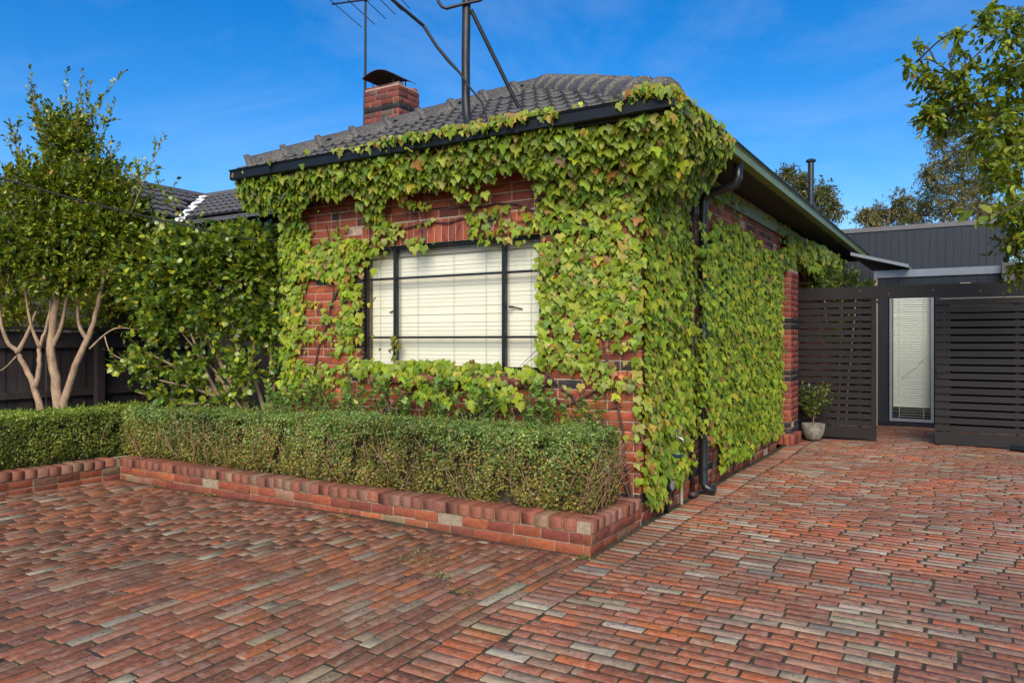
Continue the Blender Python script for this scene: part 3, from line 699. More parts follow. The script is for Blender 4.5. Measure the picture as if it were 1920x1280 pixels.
fs += [(0, 2*n1, 3*n1, n1), (nseg, n1+nseg, 3*n1+nseg, 2*n1+nseg)]
co.add(vsA, fs); co.build('cowl', M['rust'], ch)
for sx in (-.18, .18):
    for sy in (-.13, .13): MB().tube([(cxm+sx, cym+sy, CT-.02), (cxm+sx, cym+sy, CT+.155)], .008, 6).build('cowl_leg', M['rust'], ch)

# ------------------------------------------------------------------ roof things
ms = empty('service_mast', (-1.62, -.18, 3.5), 'dark steel service mast with crossed hook arm rising from the front tiles', 'mast')
t = MB(); t.tube([(-1.50, -.30, 3.44), (-1.57, -.24, 3.52), (-1.625, -.20, 3.62), (-1.65, -.18, 3.76), (-1.655, -.175, 4.2), (-1.63, -.175, 5.6)], .040, 14); t.build('pole', M['galv'], ms, smooth=True)
a = MB(); hk = []
Rr = np.array((math.cos(R_(YAW)), math.sin(R_(YAW)), 0)); hc = np.array((-1.648, -.20, 4.64))
pts = [hc-Rr*.24+np.array((0, -.02, .10)), hc-Rr*.235+np.array((0, -.02, .05)), hc-Rr*.20+np.array((0, -.02, .0)), hc-Rr*.16+np.array((0, -.02, -.015)), hc+np.array((0, -.035, .02)), hc+Rr*.15+np.array((0, -.02, .06)), hc+Rr*.19+np.array((0, -.02, .085)), hc+Rr*.205+np.array((0, -.02, .13))]
a.tube(pts, .015, 8); a.build('hook_arm', M['galv'], ms, smooth=True)
t = MB(); t.tube([(-1.60, -.17, 4.62), (-1.33, .22, 3.80), (-1.29, .26, 3.74)], [.020, .020, .02], 8); t.build('brace', M['galv'], ms)
cb = MB(); cb.tube([(-2.75, -3.2, 5.30), (-2.25, -.95, 4.80), (-2.02, -.34, 4.50), (-1.90, -.30, 4.30), (-1.78, -.28, 4.15), (-1.66, -.27, 4.02), (-1.55, -.25, 3.86), (-1.43, -.25, 3.72), (-1.38, -.27, 3.62), (-1.34, -.3, 3.52)], [.013, .015, .016, .015, .017, .012, .009, .011, .009, .010], 8)
cbo = cb.build('service_cable', M['wire']); tag(cbo, 'black electricity cable sagging from the sky past the mast to the tiles', 'cable')
an = empty('tv_antenna', (-4.90, 2.0, 3.9), 'rooftop tv antenna on a thin mast strapped beside the chimney', 'antenna')
t = MB(); t.tube([(-4.87, 1.98, 3.7), (-4.85, 1.97, 4.6), (-4.835, 1.965, 5.4), (-4.83, 1.965, 6.45)], [.022, .022, .018, .016], 8); t.build('mast', M['galv'], an)
t = MB(); bdir = unit(np.array((.95, .27, .0))); o_ = np.array((-4.83, 1.94, 6.28)); t.tube([o_-bdir*.50, o_+bdir*.75], .012, 6); t.build('boom', M['galv'], an)
edir = unit(np.array((-.266, .964, 0)))
for k, ln in zip((-.46, -.22, .02, .22, .36, .5), (1.65, 1.55, 1.3, 1.1, .95, .85)):
    c_ = o_+bdir*k; MB().tube([c_-edir*ln*.5, c_+edir*ln*.5], .006, 5).build('element', M['galv'], an)
for z in (4.13, 4.42):
    t = MB(); t.tube([(-4.93, 1.95, z+.015), (-4.66, 1.96, z-.01)], .014, 6); t.build('bracket', M['galv'], an)
t = MB(); t.box(-4.72, -4.69, 1.93, 1.98, 4.0, 4.5); t.build('strap', M['galv'], an)
fl = MB(); fl.tube([(-.15, 8.85, 3.5), (-.15, 8.85, 4.85)], .055, 10); fl.lathe((-.15, 8.85, 4.84), [(.05, 0), (.09, .02), (.09, .05), (.05, .07)], 10)
tag(fl.build('flue_pipe', M['pipe'], smooth=False), 'thin black flue pipe above the rear end of the long gutter', 'flue')

# lights, tap and fittings at the house corner
for (X, Y, Z), dr, lab in (((.05, -.16, 3.10), (.15, -.45, -.85), 'small black spotlight under the eave, the one showing its pale lens'), ((.14, -.10, 3.12), (.7, -.1, -.7), 'small black spotlight under the eave, turned away toward the driveway')):
    e = empty('spotlight', (X, Y, Z), lab, 'spotlight', 'spotlights at the house corner'); dr = unit(np.array(dr)); c_ = np.array((X, Y, Z))
    t = MB(); t.tube([c_-dr*.09, c_-dr*.07, c_, c_+dr*.035], [.022, .038, .045, .052], 12); t.build('housing', M['pipe'], e, smooth=False)
    t = MB(); t.tube([c_+dr*.036, c_+dr*.042], .044, 12); t.build('lens', M['tan'], e)
    t = MB(); t.tube([c_-dr*.05, c_-dr*.05+np.array((-.02, .1, .06))], .012, 6); t.build('bracket', M['pipe'], e)
tp = empty('garden_tap', (.03, .68, .66), 'metal garden tap poking out of the ivy at the house corner', 'tap')
t = MB(); t.tube([(.0, .68, .67), (.10, .68, .67), (.14, .68, .655), (.15, .68, .61)], .013, 8); t.build('spout', M['chrome'], tp, smooth=True)
t = MB(); t.tube([(.08, .68, .67), (.08, .68, .72)], .010, 8); t.tube([(.08, .645, .725), (.08, .715, .725)], .009, 6); t.build('handle', M['chrome'], tp)
t = MB(); t.tube([(.02, .68, 0.0), (.02, .68, .66)], .011, 8); t.build('riser', M['brownpipe'], tp)
ho = empty('hose_holder', (.05, .50, .0), 'black hose riser with a round white fitting below the corner ivy', 'hose')
t = MB(); t.tube([(.05, .52, .0), (.05, .52, .15), (.045, .50, .30), (.04, .49, .5)], .020, 10); t.build('riser', M['pipe'], ho, smooth=True)
t = MB(); t.tube([(.03, .52, .26), (.10, .515, .26)], .062, 16); t.build('reel_disc', M['pipe'], ho)
t = MB(); t.tube([(.1005, .515, .26), (.108, .515, .26)], .045, 16); t.build('cover', M['alu'], ho)
t = MB(); t.tube([(.06, .62, .50), (.13, .70, .50)], .014, 8); t.build('blue_tag', M['blue'], ho)

# ------------------------------------------------------------------ gate, screens, rear buildings
GY = 6.95
scn = empty('slat_screen', (.55, GY, 0), 'fixed dark timber slat screen with long top beam beside the brick pier', 'screen')
MB().box(-.035, 3.75, GY-.05, GY+.04, 2.20, 2.39).build('top_beam', M['darkwood'], scn)
sm = {}
def slat_obj(x0, x1, y, z, h, parent, mat, th=.022):
    key = (round(x1-x0, 3), round(h, 3), th)
    if key not in sm:
        q = MB().box(-(x1-x0)/2, (x1-x0)/2, -th/2, th/2, -h/2, h/2); me = bpy.data.meshes.new('slat'); me.from_pydata(q.v, [], q.f); me.materials.append(mat); sm[key] = me
    o = bpy.data.objects.new('slat', sm[key]); o.location = Vector(((x0+x1)/2, y+rng.normal(0, .0012), z))-Vector(parent.location); o.rotation_euler = (rng.normal(0, .012), rng.normal(0, .0010), 0); link(o, parent)
z = .265
while z < 2.2:
    slat_obj(-.03, 1.055, GY-.025, z, .082, scn, M['darkwood']); z += .109
MB().box(-.03, 1.055, GY-.037, GY-.013, .03, .205).build('bottom_rail', M['darkwood'], scn)
for X in (-.02, .42, .86): MB().box(X, X+.06, GY-.01, GY+.03, .03, 2.2).build('stile', M['darkwood'], scn)
MB().box(1.06, 1.125, GY-.04, GY+.06, .0, 2.20).build('post', M['darkwood'], scn)
MB().box(3.6, 3.69, GY-.04, GY+.04, -.05, 2.2).build('post', M['darkwood'], scn)
for X, z in ((.9, 2.33), (1.3, 2.27), (1.9, 2.31), (2.5, 2.27), (3.0, 2.33)): MB().tube([(X, GY-.056, z), (X, GY-.0495, z)], .008, 6).build('bolt', M['galv2'], scn)
gt = empty('sliding_gate', (2.7, GY-.12, 0), 'wide dark timber slat gate standing right of the tall window', 'gate')
z = .27
while z < 2.16:
    slat_obj(1.925, 3.55, GY-.12, z, .080, gt, M['darkwood']); z += .109
MB().box(1.925, 3.55, GY-.132, GY-.108, .035, .215).build('bottom_rail', M['darkwood'], gt)
for X, w in ((1.93, .10), (2.06, .05), (2.92, .045), (3.45, .1)): MB().box(X, X+w, GY-.105, GY-.06, .035, 2.16).build('stile', M['darkwood'], gt)
MB().box(2.12, 3.44, GY-.075, GY-.07, .22, 1.97).build('backing_panel', M['black'], gt)
MB().box(1.99, 3.5, GY-.055, GY-.05, 1.98, 2.18).build('weather_panel', M['tan'], gt)
lt = MB(); lt.box(1.95, 1.985, GY-.155, GY-.133, 1.02, 1.16); lt.tube([(1.967, GY-.155, 1.09), (1.967, GY-.19, 1.09), (2.06, GY-.19, 1.09)], .008, 8); lt.build('latch', M['galv'], gt)
dp = MB(); dp.tube([(2.86, GY-.25, .045), (3.6, GY-.5, .045)], .045, 10); tag(dp.build('drain_hose', M['gutter']), 'dark hose lying at the foot of the right-hand gate', 'hose')

ext = empty('rear_extension', (2.0, 9.35, 0), 'low navy board-clad extension with a tall narrow window behind the gate', 'building')
EYF = 9.35; ex0, ex1 = .86, 3.6; wxa, wxb, wza, wzb = 1.115, 1.82, .10, 2.52
MB().box(ex0+.02, wxa-.02, EYF+.02, 13.0, 0, 2.74).box(wxb+.02, ex1, EYF+.02, 13.0, 0, 2.74).box(wxa-.02, wxb+.02, EYF+.021, 13.0, wzb+.02, 2.739).box(wxa-.02, wxb+.02, EYF+.021, EYF+.2, 0, wza-.02).build('wall', M['navy'], ext)
x = ex0+.06
while x < ex1:
    x1 = min(x+.172, ex1)
    for za, zb in (((.10, 2.70),) if (x1 < wxa-.03 or x > wxb+.03) else ((wzb+.03, 2.70),)):
        MB().box(x+.003, x1-.003, EYF-.002, EYF+.0205, za, zb).build('board', M['navy'], ext)
    x = x1
MB().box(ex0, ex1+.02, EYF-.03, EYF+.05, 2.70, 2.83).build('flashing', M['flash'], ext)
MB().box(ex0, ex0+.06, EYF-.02, EYF+.0195, 0.0, 2.699).build('corner_trim', M['tan'], ext)
MB().box(ex0, ex1, EYF-.012, EYF+.0185, 0.0, .085).build('base_board', M['pipe'], ext)
MB().box(2.83, 3.02, EYF-.2, EYF-.035, 2.55, 2.87).build('rainwater_head', M['capgrey'], ext)
MB().box(2.22, 2.38, EYF-.07, EYF-.0025, 2.50, 2.56).build('vent', M['tan'], ext)
w_ = MB(); w_.box(wxa, wxa+.045, EYF-.02, EYF+.08, wza, wzb); w_.box(wxb-.045, wxb, EYF-.02, EYF+.08, wza, wzb); w_.box(wxa+.045, wxb-.045, EYF-.02, EYF+.08, wza, wza+.05); w_.box(wxa+.045, wxb-.045, EYF-.02, EYF+.08, wzb-.05, wzb)
wo2 = w_.build('window', M['alu'], ext)
MB().box(wxa+.045, wxb-.045, EYF+.02, EYF+.026, wza+.05, wzb-.05).build('pane', M['glass'], wo2)
MB().box(wxa+.05, wxa+.15, EYF+.015, EYF+.019, wza+.055, wza+.15).build('sticker', M['blue'], wo2)
b = MB(); b.box(wxa-.6, wxb+1.3, 12.3, 12.4, .02, 2.72); b.box(wxa-.12, wxa-.07, EYF+.2, 12.3, .02, 2.72); b.box(wxb+1.2, wxb+1.3, EYF+.25, 12.3, .02, 2.72); b.build('room_wall', M['white'], ext)
MB().box(wxa-.06, wxb+1.2, EYF+.25, 12.29, .0, .04).build('room_floor', M['floor'], ext)
bl2 = empty('venetian_blind', (1.467, EYF+.11, wza), 'white venetian blind half tilted in the tall narrow window', 'blind')
q = MB().obox((0, 0, 0), (1, 0, 0), (0, math.cos(1.2), math.sin(1.2)), (0, -math.sin(1.2), math.cos(1.2)), wxb-wxa-.11, .047, .002)
me = bpy.data.meshes.new('slat'); me.from_pydata(q.v, [], q.f); me.materials.append(M['blindw'])
z = .38
while z < wzb-.06:
    o = bpy.data.objects.new('slat', me); o.location = (0, rng.normal(0, .001), z-wza); link(o, bl2); z += .042
q = MB().obox((0, 0, 0), (1, 0, 0), (0, 1, 0), (0, 0, 1), wxb-wxa-.11, .047, .003); me = bpy.data.meshes.new('slat'); me.from_pydata(q.v, [], q.f); me.materials.append(M['blindw'])
for z in (.18, .225, .27, .315, .35):
    o = bpy.data.objects.new('slat', me); o.location = (0, 0, z-wza); link(o, bl2)
for X in (1.27, 1.66): MB().box(X-.003, X+.003, EYF+.083, EYF+.086, .16, wzb-.05).build('cord', M['blindw'], bl2)
t = MB(); t.tube([(1.30, EYF+.084, .86), (1.42, EYF+.08, .99), (1.56, EYF+.08, 1.09), (1.64, EYF+.08, 1.22), (1.75, EYF+.084, 1.32)], .005, 6); t.build('pull_cord', M['white'], bl2)
# skillion edge between house and extension
sk = MB(); sk.add([(.50, 9.05, 3.114), (1.44, 9.05, 2.845), (1.44, 12.5, 2.845), (.50, 12.5, 3.114), (.50, 9.05, 3.17), (1.44, 9.05, 2.90), (1.44, 12.5, 2.90), (.50, 12.5, 3.17)], [(0, 3, 2, 1), (4, 5, 6, 7), (0, 1, 5, 4), (1, 2, 6, 5), (2, 3, 7, 6), (3, 0, 4, 7)])
sk.build('skillion_roof', M['flash'], ext)
up_ = empty('upper_storey', (1.5, 12.9, 2.8), 'dark vertical-board box storey with grey capping rising behind the extension', 'building')
UY = 12.9; ux0, ux1 = -2.6, 3.0
MB().box(ux0, ux1, UY+.02, 16.5, 0, 4.02).build('wall', M['navy'], up_)
x = ux0
while x < ux1-.01:
    x1 = min(x+.1505, ux1); MB().box(x+.003, x1-.003, UY-.004, UY+.0205, 2.84, 4.02).build('board', M['navy'], up_); x = x1
cp = MB(); cp.box(ux0, ux1+.02, UY-.03, 16.52, 4.021, 4.12); cp.build('capping', M['capgrey'], up_)

# ------------------------------------------------------------------ left fence and neighbour
FX = -7.6
fe = empty('paling_fence', (FX, -2.5, 0), 'tall brown-black paling fence behind the left hedge and trunks', 'fence')
y = -8.0; k = 0
while y < 1.55:
    wd = rng.uniform(.145, .17); gap_ = .004 if rng.random() > .15 else .016; zt = 1.66+rng.normal(0, .012)
    MB().box(FX-.02+.012*(k % 2), FX+.0+.012*(k % 2), y, y+wd, -.05, zt).build('paling', M['fencewood'], fe); y += wd+gap_; k += 1
for z in (.84, 1.46): MB().box(FX+.013, FX+.06, -8, 1.55, z, z+.085).build('rail', M['fencewood'], fe)
for y in (-7.2, -4.9, -2.6, -.25, 1.5): MB().box(FX+.061, FX+.15, y-.05, y+.05, -.1, 1.55).build('post', M['fencewood'], fe)
MB().box(FX-.06, FX+.07, -8, 1.55, 1.685, 1.72).build('capping', M['fencewood'], fe)

nb = empty('neighbour_house', (-9.0, 3.0, 0), 'neighbouring house roof of grey tiles with a white valley behind the trees', 'house')
NO = np.array((-9.0, 3.0, 0)); RZ = 4.20; VX, VY = -9.75, 3.05; pt = R_(25); RUN = 1.9
b = MB(); b.box(-12.6, VX+RUN-.35, 0.3, 5.2, 0, RZ-RUN*math.tan(pt)); b.box(VX+RUN-.349, -5.35, VY-RUN+.35, 5.2, 0, RZ-RUN*math.tan(pt)-.001); b.build('wall', M['wallgrey'], nb)
dz = RUN*math.tan(pt)
nr_ = MB(); nr_.add([(VX, .2, RZ-.03), (VX, VY, RZ-.03), (VX+RUN, VY-RUN, RZ-dz-.03), (VX+RUN, .2, RZ-dz-.03), (-5.25, VY, RZ-.03), (-5.25, VY-RUN, RZ-dz-.03), (VX-RUN, .2, RZ-dz-.03), (VX-RUN, 6, RZ-dz-.03), (VX, 6, RZ-.03), (-5.25, VY+RUN, RZ-dz-.03), (VX, VY+RUN, RZ-dz-.03)],
    [(0, 3, 2, 1), (1, 2, 5, 4), (0, 1, 8, 7, 6), (1, 4, 9, 10)]); nrf = nr_.build('roof', M['tile2'], nb)
tme2 = two_tone(mesh_np('roof_tile', tv*np.array((1, 1, .8)), [tf]), M['tile2'], M['tile_shade_edge'])
SLn = RUN/math.cos(pt)
for r_ in range(int(SLn/.3)):
    s0 = SLn-(r_+1)*.30-.02
    for wing in (0, 1):
        ex = np.array((0, 1., 0)) if wing == 0 else np.array((1., 0, 0))
        up = np.array((-math.cos(pt), 0, math.sin(pt))) if wing == 0 else np.array((0, math.cos(pt), math.sin(pt)))
        nn = np.cross(ex, up); run = RUN-s0*math.cos(pt)
        a0, a1 = (.2, VY-run) if wing == 0 else (VX+run, -5.3)
        a_ = a0+(.15 if r_ % 2 else 0)+(.1 if wing else 0)
        while a_ < a1:
            if a_+TW/2 < a1+.12 and a_-TW/2 > a0-.15:
                P = (np.array((VX+run, a_, RZ-run*math.tan(pt))) if wing == 0 else np.array((a_, VY-run, RZ-run*math.tan(pt))))-NO+nn*.006
                o = bpy.data.objects.new('roof_tile', tme2); COL.objects.link(o); o.parent = nrf
                o.matrix_local = Matrix([[ex[i], up[i], nn[i], P[i]] for i in range(3)]+[[0, 0, 0, 1]])
            a_ += TW
va = MB(); e1 = np.array((VX+.05, VY-.05, RZ-.0)); e2 = np.array((VX+RUN, VY-RUN, RZ-dz)); s_ = unit(np.array((1., 1., 0)))*.07
va.add([e1-s_+(0, 0, .035), e1+s_+(0, 0, .035), e2+s_+(0, 0, .035), e2-s_+(0, 0, .035)], [(0, 3, 2, 1)]); va.build('valley_flashing', M['white'], nb)
rd = MB(); rd.tube([(VX, .2, RZ+.01), (VX, VY, RZ+.01)], .07, 8); rd.tube([(VX, VY, RZ+.01), (-5.3, VY, RZ+.01)], .07, 8); rd.build('ridge', M['tile2'], nb)

# ------------------------------------------------------------------ leaves
def leaf_template(outline, centre, curl=0.10, fold=0.10):
    o = np.array(outline, float); V = np.zeros((len(o)+1, 3)); V[1:, 0] = o[:, 0]; V[1:, 2] = o[:, 1]; V[0, 2] = centre
    r2 = V[:, 0]**2+(V[:, 2]-centre)**2; V[:, 1] = -curl*r2*2+fold*np.abs(V[:, 0])*0.5-(np.abs(V[:, 2]-centre)**2)*curl
    n = len(o); F = np.array([(0, 1+i, 1+(i+1) % n) for i in range(n)]); return V, F
half_o = [(0, -.06), (.17, .09), (.38, .04), (.47, -.16), (.53, -.46), (.36, -.50), (.25, -.58), (.20, -.80), (0, -1.06)]
IVY = leaf_template(half_o+[(-x, y) for x, y in half_o[-2:0:-1]], -.36, .16, .22)
half_o = [(0, 0), (.25, .10), (.44, -.12), (.42, -.42), (.24, -.72), (0, -.98)]
IVY2 = leaf_template(half_o+[(-x, y) for x, y in half_o[-2:0:-1]], -.36, .18, .2)
OVAL = leaf_template([(0, 0), (.19, -.18), (.25, -.45), (.17, -.78), (0, -1.0), (-.17, -.78), (-.25, -.45), (-.19, -.18)], -.45, .14, .3)
ROUND = leaf_template([(0, 0), (.26, -.12), (.36, -.42), (.24, -.78), (0, -1.0), (-.24, -.78), (-.36, -.42), (-.26, -.12)], -.45, .16, .25)
DIAM = (np.array([(0, 0, 0), (.22, .05, -.5), (0, -.03, -1.0), (-.22, .05, -.5)], float), np.array([(0, 1, 2), (0, 2, 3)]))
STAR = leaf_template([(0, -.05), (.42, .05), (.22, -.22), (.56, -.42), (.24, -.48), (.30, -.86), (0, -.62), (-.02, -1.0), (-.30, -.82), (-.24, -.48), (-.56, -.42), (-.22, -.22), (-.42, .05)], -.32, .22, .1)
def leaf_set(parent, origin, tmpl, pos, rot, size, col, limit, mo, mm, name='leaf', mass='foliage', rank=None):
    """largest leaves on view as parts, the rest as one joined part"""
    origin = np.array(origin, float); d = np.linalg.norm(pos-CAM, axis=1); score = size/d
    if rank is not None: score = score*rank
    rel = pos-CAM; dep = rel@CF; rr = np.abs(rel@np.array((math.cos(R_(YAW)), math.sin(R_(YAW)), 0)))
    score = score*np.where((dep > .3) & (rr < .69*dep) & (np.abs(rel[:, 2]) < .46*dep), 1, 1e-3)
    order = np.argsort(-score); 
    if limit:
        me = mesh_np(name, tmpl[0], [tmpl[1]], smooth=True); me.materials.append(mo)
        for i in order[:limit]:
            o = bpy.data.objects.new(name, me); o.color = tuple(col[i]); COL.objects.link(o); o.parent = parent
            o.matrix_local = Matrix([list(rot[i][r]*size[i])+[pos[i][r]-origin[r]] for r in range(3)]+[[0, 0, 0, 1]])
    rest = order[limit:]
    if len(rest):
        V, F, C_ = instances(tmpl[0], tmpl[1], pos[rest]-origin, rot[rest], size[rest], col[rest])
        me = mesh_np(mass, V, [F], C_, smooth=True); me.materials.append(mm); o = bpy.data.objects.new(mass, me); link(o, parent); o['kind'] = 'stuff'
def colours(n, pal, var=.14, hue=.05):
    w = np.array([p[0] for p in pal], float); w /= w.sum(); c = np.array([p[1] for p in pal], float)
    i = rng.choice(len(pal), n, p=w); return np.c_[np.clip(c[i]*rng.normal(1, var, (n, 1))*rng.normal(1, hue, (n, 3)), .003, .9), rng.random(n)]

# ---- ivy over the front and the side wall
ivy = empty('ivy', (0, -.05, 0), 'bright green climbing ivy covering the front corner, eave and side wall', 'ivy')
IO = np.array((0, -.05, 0))
def off_front(z): return .045+.40*np.clip((z-2.75)/.55, 0, 1)
IP = [(34, (0.215, 0.305, 0.018)), (28, (0.275, 0.350, 0.022)), (15, (0.130, 0.220, 0.018)), (15, (0.345, 0.39, 0.028)), (4, (0.42, 0.36, 0.030)), (2.5, (0.24, 0.13, 0.045))]
IY = [(30, (0.36, 0.34, 0.06)), (25, (0.28, 0.33, 0.055)), (20, (0.42, 0.30, 0.055)), (8, (0.40, 0.17, 0.05)), (20, (0.20, 0.27, 0.045))]
P, Nn, S, Cc = [], [], [], []
n0 = 40000
X = rng.uniform(-4.6, .46, n0); Z = rng.uniform(.12, 3.50, n0)
dn = gdens(X, Z)*np.where((Z < 1.27) & (X < wx1+.1) & (X > wx0), .55, 1); patt = vnoise(np.c_[X*5.5, Z*9], 21)*.30+vnoise(np.c_[X*14, Z*16], 22)*.14
# leaves hang in rows under the runners
rowp = .14*np.sin(Z*2*math.pi/.17+vnoise(np.c_[X*1.5, Z*.8], 23)*4)
keep = (dn > .05) & (rng.random(n0) < np.clip((dn*1.40+patt*1.25+rowp+np.where(Z > 3.02, .24, 0)+np.where((X < -3.15) & (Z < 2.6), .10, 0)+np.where((X > wx1) & (Z > 1.35), .06, 0)-np.where((Z > 2.68) & (Z < 2.98) & (X > -3.9) & (X < -.75), .09, 0)-.66)*1.25, 0, 1)*.66)
inwin = (X > wx0+.03) & (X < wx1-.03) & (Z > wz0+.08) & (Z < wz1-.06)
keep &= ~(inwin & (rng.random(n0) < .97)) & ~((X > .03) & (Z < 2.8))
X, Z = X[keep], Z[keep]; n = len(X)
offs = off_front(Z)*np.where(Z > 3.36, 1.06, 1)-.015+np.abs(rng.normal(0, .022, n))
offs = np.where(Z > 2.75, offs-rng.uniform(0, .05, n), offs)
insideW = (X < HX0)
P.append(np.c_[X, -offs, Z]); Nn.append(np.c_[rng.normal(0, .32, n)+.10, -np.ones(n), rng.normal(.42, .28, n)])
S.append((.034+.066*rng.random(n)**1.25)*np.where(gdens(X, Z) < .55, .85, 1)*np.where(Z > 2.75, 1.15, 1))
yel = np.clip(.10+.9*np.exp(-((X+.05)/.30)**2-((Z-.95)/.45)**2)+.55*np.exp(-((X-.25)/.45)**2-((Z-3.35)/.22)**2)+.30*np.exp(-((X+1.9)/.9)**2-((Z-2.62)/.10)**2), 0, .9)
sel = rng.random(n) < yel*.8; c = colours(n, IP); c[sel] = colours(int(sel.sum()), IY); Cc.append(c)
# side wall
n0 = 36000; Y = rng.uniform(0, 6.3, n0); Z = rng.uniform(.08, 3.30, n0)
low = np.where(Y < .45, .12, np.where(Y < 1.2, .30, np.where(Y < 1.75, .62, np.where(Y < 2.2, .50, .22))))+.10*vnoise(np.c_[Y*4], 31)
top = np.where(Y < 1.0, 3.35, 2.80+.14*vnoise(np.c_[Y*3], 32))
dn = np.where((Z > low) & (Z < top), .95, 0); dn = np.where((Z >= top) & (Z < 3.25) & (Y > 1.6), .28+.25*vnoise(np.c_[Y*5, Z*6], 33), dn)
dn = np.where((Y > 1.15) & (Y < 1.65) & (Z < 2.4), dn*.62, dn); dn = np.where((Y > 1.1) & (Y < 1.9) & (Z > 2.5), dn*.25, dn)
patt = vnoise(np.c_[Y*4.5, Z*7], 34)*.26+vnoise(np.c_[Y*13, Z*15], 35)*.15
keep = (rng.random(n0) < np.clip((dn*1.2+patt-.22)*1.1, 0, 1)*.58*(dn > .02)) & ((Y < 5.28+.05*np.sin(Z*9)) | (Z > 2.62))
Y, Z = Y[keep], Z[keep]; n = len(Y)
pip = ((Y > 1.2) & (Y < 1.62))
offs = .035+np.abs(rng.normal(0, .028, n))+np.where((Y < 1.0) & (Z > 2.75), .40*np.clip((Z-2.75)/.5, 0, 1), 0)+np.where(pip & (rng.random(n) < .6), .09, 0)
P.append(np.c_[offs, Y, Z]); Nn.append(np.c_[np.ones(n), rng.normal(-.30, .35, n), rng.normal(.50, .30, n)])
S.append(.032+.062*rng.random(n)**1.1); yel = np.clip(.85*np.exp(-(Y/.5)**2-((Z-.85)/.5)**2)+.05+.6*np.exp(-(Y/.6)**2-((Z-3.2)/.25)**2), 0, .9)
sel = rng.random(n) < yel*.8; c = colours(n, IP); c[sel] = colours(int(sel.sum()), IY); Cc.append(c)
# curtain hanging from the right gutter corner, and leaves lying over the gutter corner
n = 560; Y = -.50+1.55*rng.random(n)**1.15; hang = rng.random(n)**1.1*(.56-.24*(Y+.5))
P.append(np.c_[.49-.38*hang+rng.normal(0, .022, n), Y, 3.45-hang]); Nn.append(np.c_[np.ones(n), rng.normal(-.5, .35, n), rng.normal(.4, .3, n)])
S.append(rng.uniform(.05, .10, n)); sel = rng.random(n) < .5; c = colours(n, IP); c[sel] = colours(int(sel.sum()), IY); Cc.append(c)
# leaves spilling over the top of the front gutter
n = 430; X = np.clip(np.concatenate([rng.normal(-1.35, .45, 190), rng.normal(.25, .12, 110), rng.normal(-2.2, .35, 90), rng.uniform(-3.9, -.2, 40)]), -4.4, .46); 
P.append(np.c_[X, rng.uniform(-.56, -.44, n), 3.385+rng.random(n)*.085+.05*np.exp(-((X-.25)/.15)**2)]); Nn.append(np.c_[rng.normal(0, .4, n), -.6*np.ones(n), rng.normal(.9, .3, n)])
S.append(rng.uniform(.04, .085, n)); sel = rng.random(n) < .55; c = colours(n, IP); c[sel] = colours(int(sel.sum()), IY); Cc.append(c)
# sill drift: leaves lying on the window sill
n = 1100; X = rng.uniform(wx0-.1, wx1+.1, n); w2 = rng.random(n)**1.5
X = X[(k_ := (vnoise(np.c_[X*7, w2*5], 42)+vnoise(np.c_[X*2.3, w2*2], 43)*.7-w2*1.0 > -.30))]; w2 = w2[k_]; n = len(X)
P.append(np.c_[X, -.02-.30*w2, wz0+.035+.05*vnoise(np.c_[X*6], 41)-.38*w2**1.6+rng.uniform(-.03, .03, n)]); Nn.append(np.c_[rng.normal(0, .4, n), -np.ones(n), rng.normal(.8, .35, n)])
S.append(rng.uniform(.055, .10, n)); Cc.append(colours(n, IP))
# little shoot on the left mullion
n = 16; P.append(np.c_[-2.684+rng.normal(0, .035, n), np.full(n, .02), rng.uniform(1.36, 1.62, n)]); Nn.append(np.c_[rng.normal(0, .4, n), -np.ones(n), rng.normal(.3, .3, n)]); S.append(rng.uniform(.04, .07, n)); Cc.append(colours(n, [(1, (.16, .15, .03)), (1, (.2, .2, .035))]))
P, Nn, S, Cc = np.vstack(P), np.vstack(Nn), np.concatenate(S), np.vstack(Cc); n = len(P)
side = Nn[:, 0] > .8
down = np.c_[rng.normal(0, .30, n), rng.normal(0, .12, n), -np.ones(n)]; down[side] = np.c_[rng.normal(.1, .12, side.sum()), rng.normal(0, .32, side.sum()), -np.ones(side.sum())]
down += unit(Nn)*np.clip(rng.normal(.22, .18, n), -.05, .8)[:, None]
rot = basis(down, Nn)
kind2 = rng.random(n) < .25
fr = ~kind2
leaf_set(ivy, IO, IVY, P[fr], rot[fr], S[fr], Cc[fr], 260, M['leaf_o'], M['leaf_m'])
leaf_set(ivy, IO, IVY2, P[kind2], rot[kind2], S[kind2]*.8, Cc[kind2], 40, M['leaf_o'], M['leaf_m'])
# runners
stems = [[(-.05, -.03, .1), (-.15, -.025, .8), (-.32, -.02, 1.5), (-.45, -.02, 2.2), (-.38, -.03, 2.9)], [(-.05, -.03, .2), (-.5, -.025, .95), (-.88, -.02, 1.25), (-.80, -.02, 1.7), (-.75, -.02, 2.5)],
         [(-.55, -.025, .75), (-.83, -.022, 1.10), (-.95, -.03, 1.42)], [(-4.0, -.02, .3), (-3.8, -.02, 1.2), (-3.5, -.02, 2.0), (-3.6, -.02, 2.8)], [(-3.5, -.02, 2.0), (-2.9, -.02, 2.66), (-1.8, -.02, 2.72), (-.9, -.02, 2.60)],
         [(-.4, -.02, 2.5), (-1.2, -.02, 2.80), (-2.4, -.02, 2.86)], [(-.1, -.02, 1.6), (-.7, -.02, 1.9)], [(-.2, -.02, 1.2), (-.9, -.02, .9)]]
for Y in (.3, .8, 2.0, 2.9, 3.8, 4.7): stems.append([(.02, Y, .05), (.022, Y+.15, .8), (.02, Y-.1, 1.6), (.02, Y+.25, 2.5), (.02, Y+.1, 2.9)])
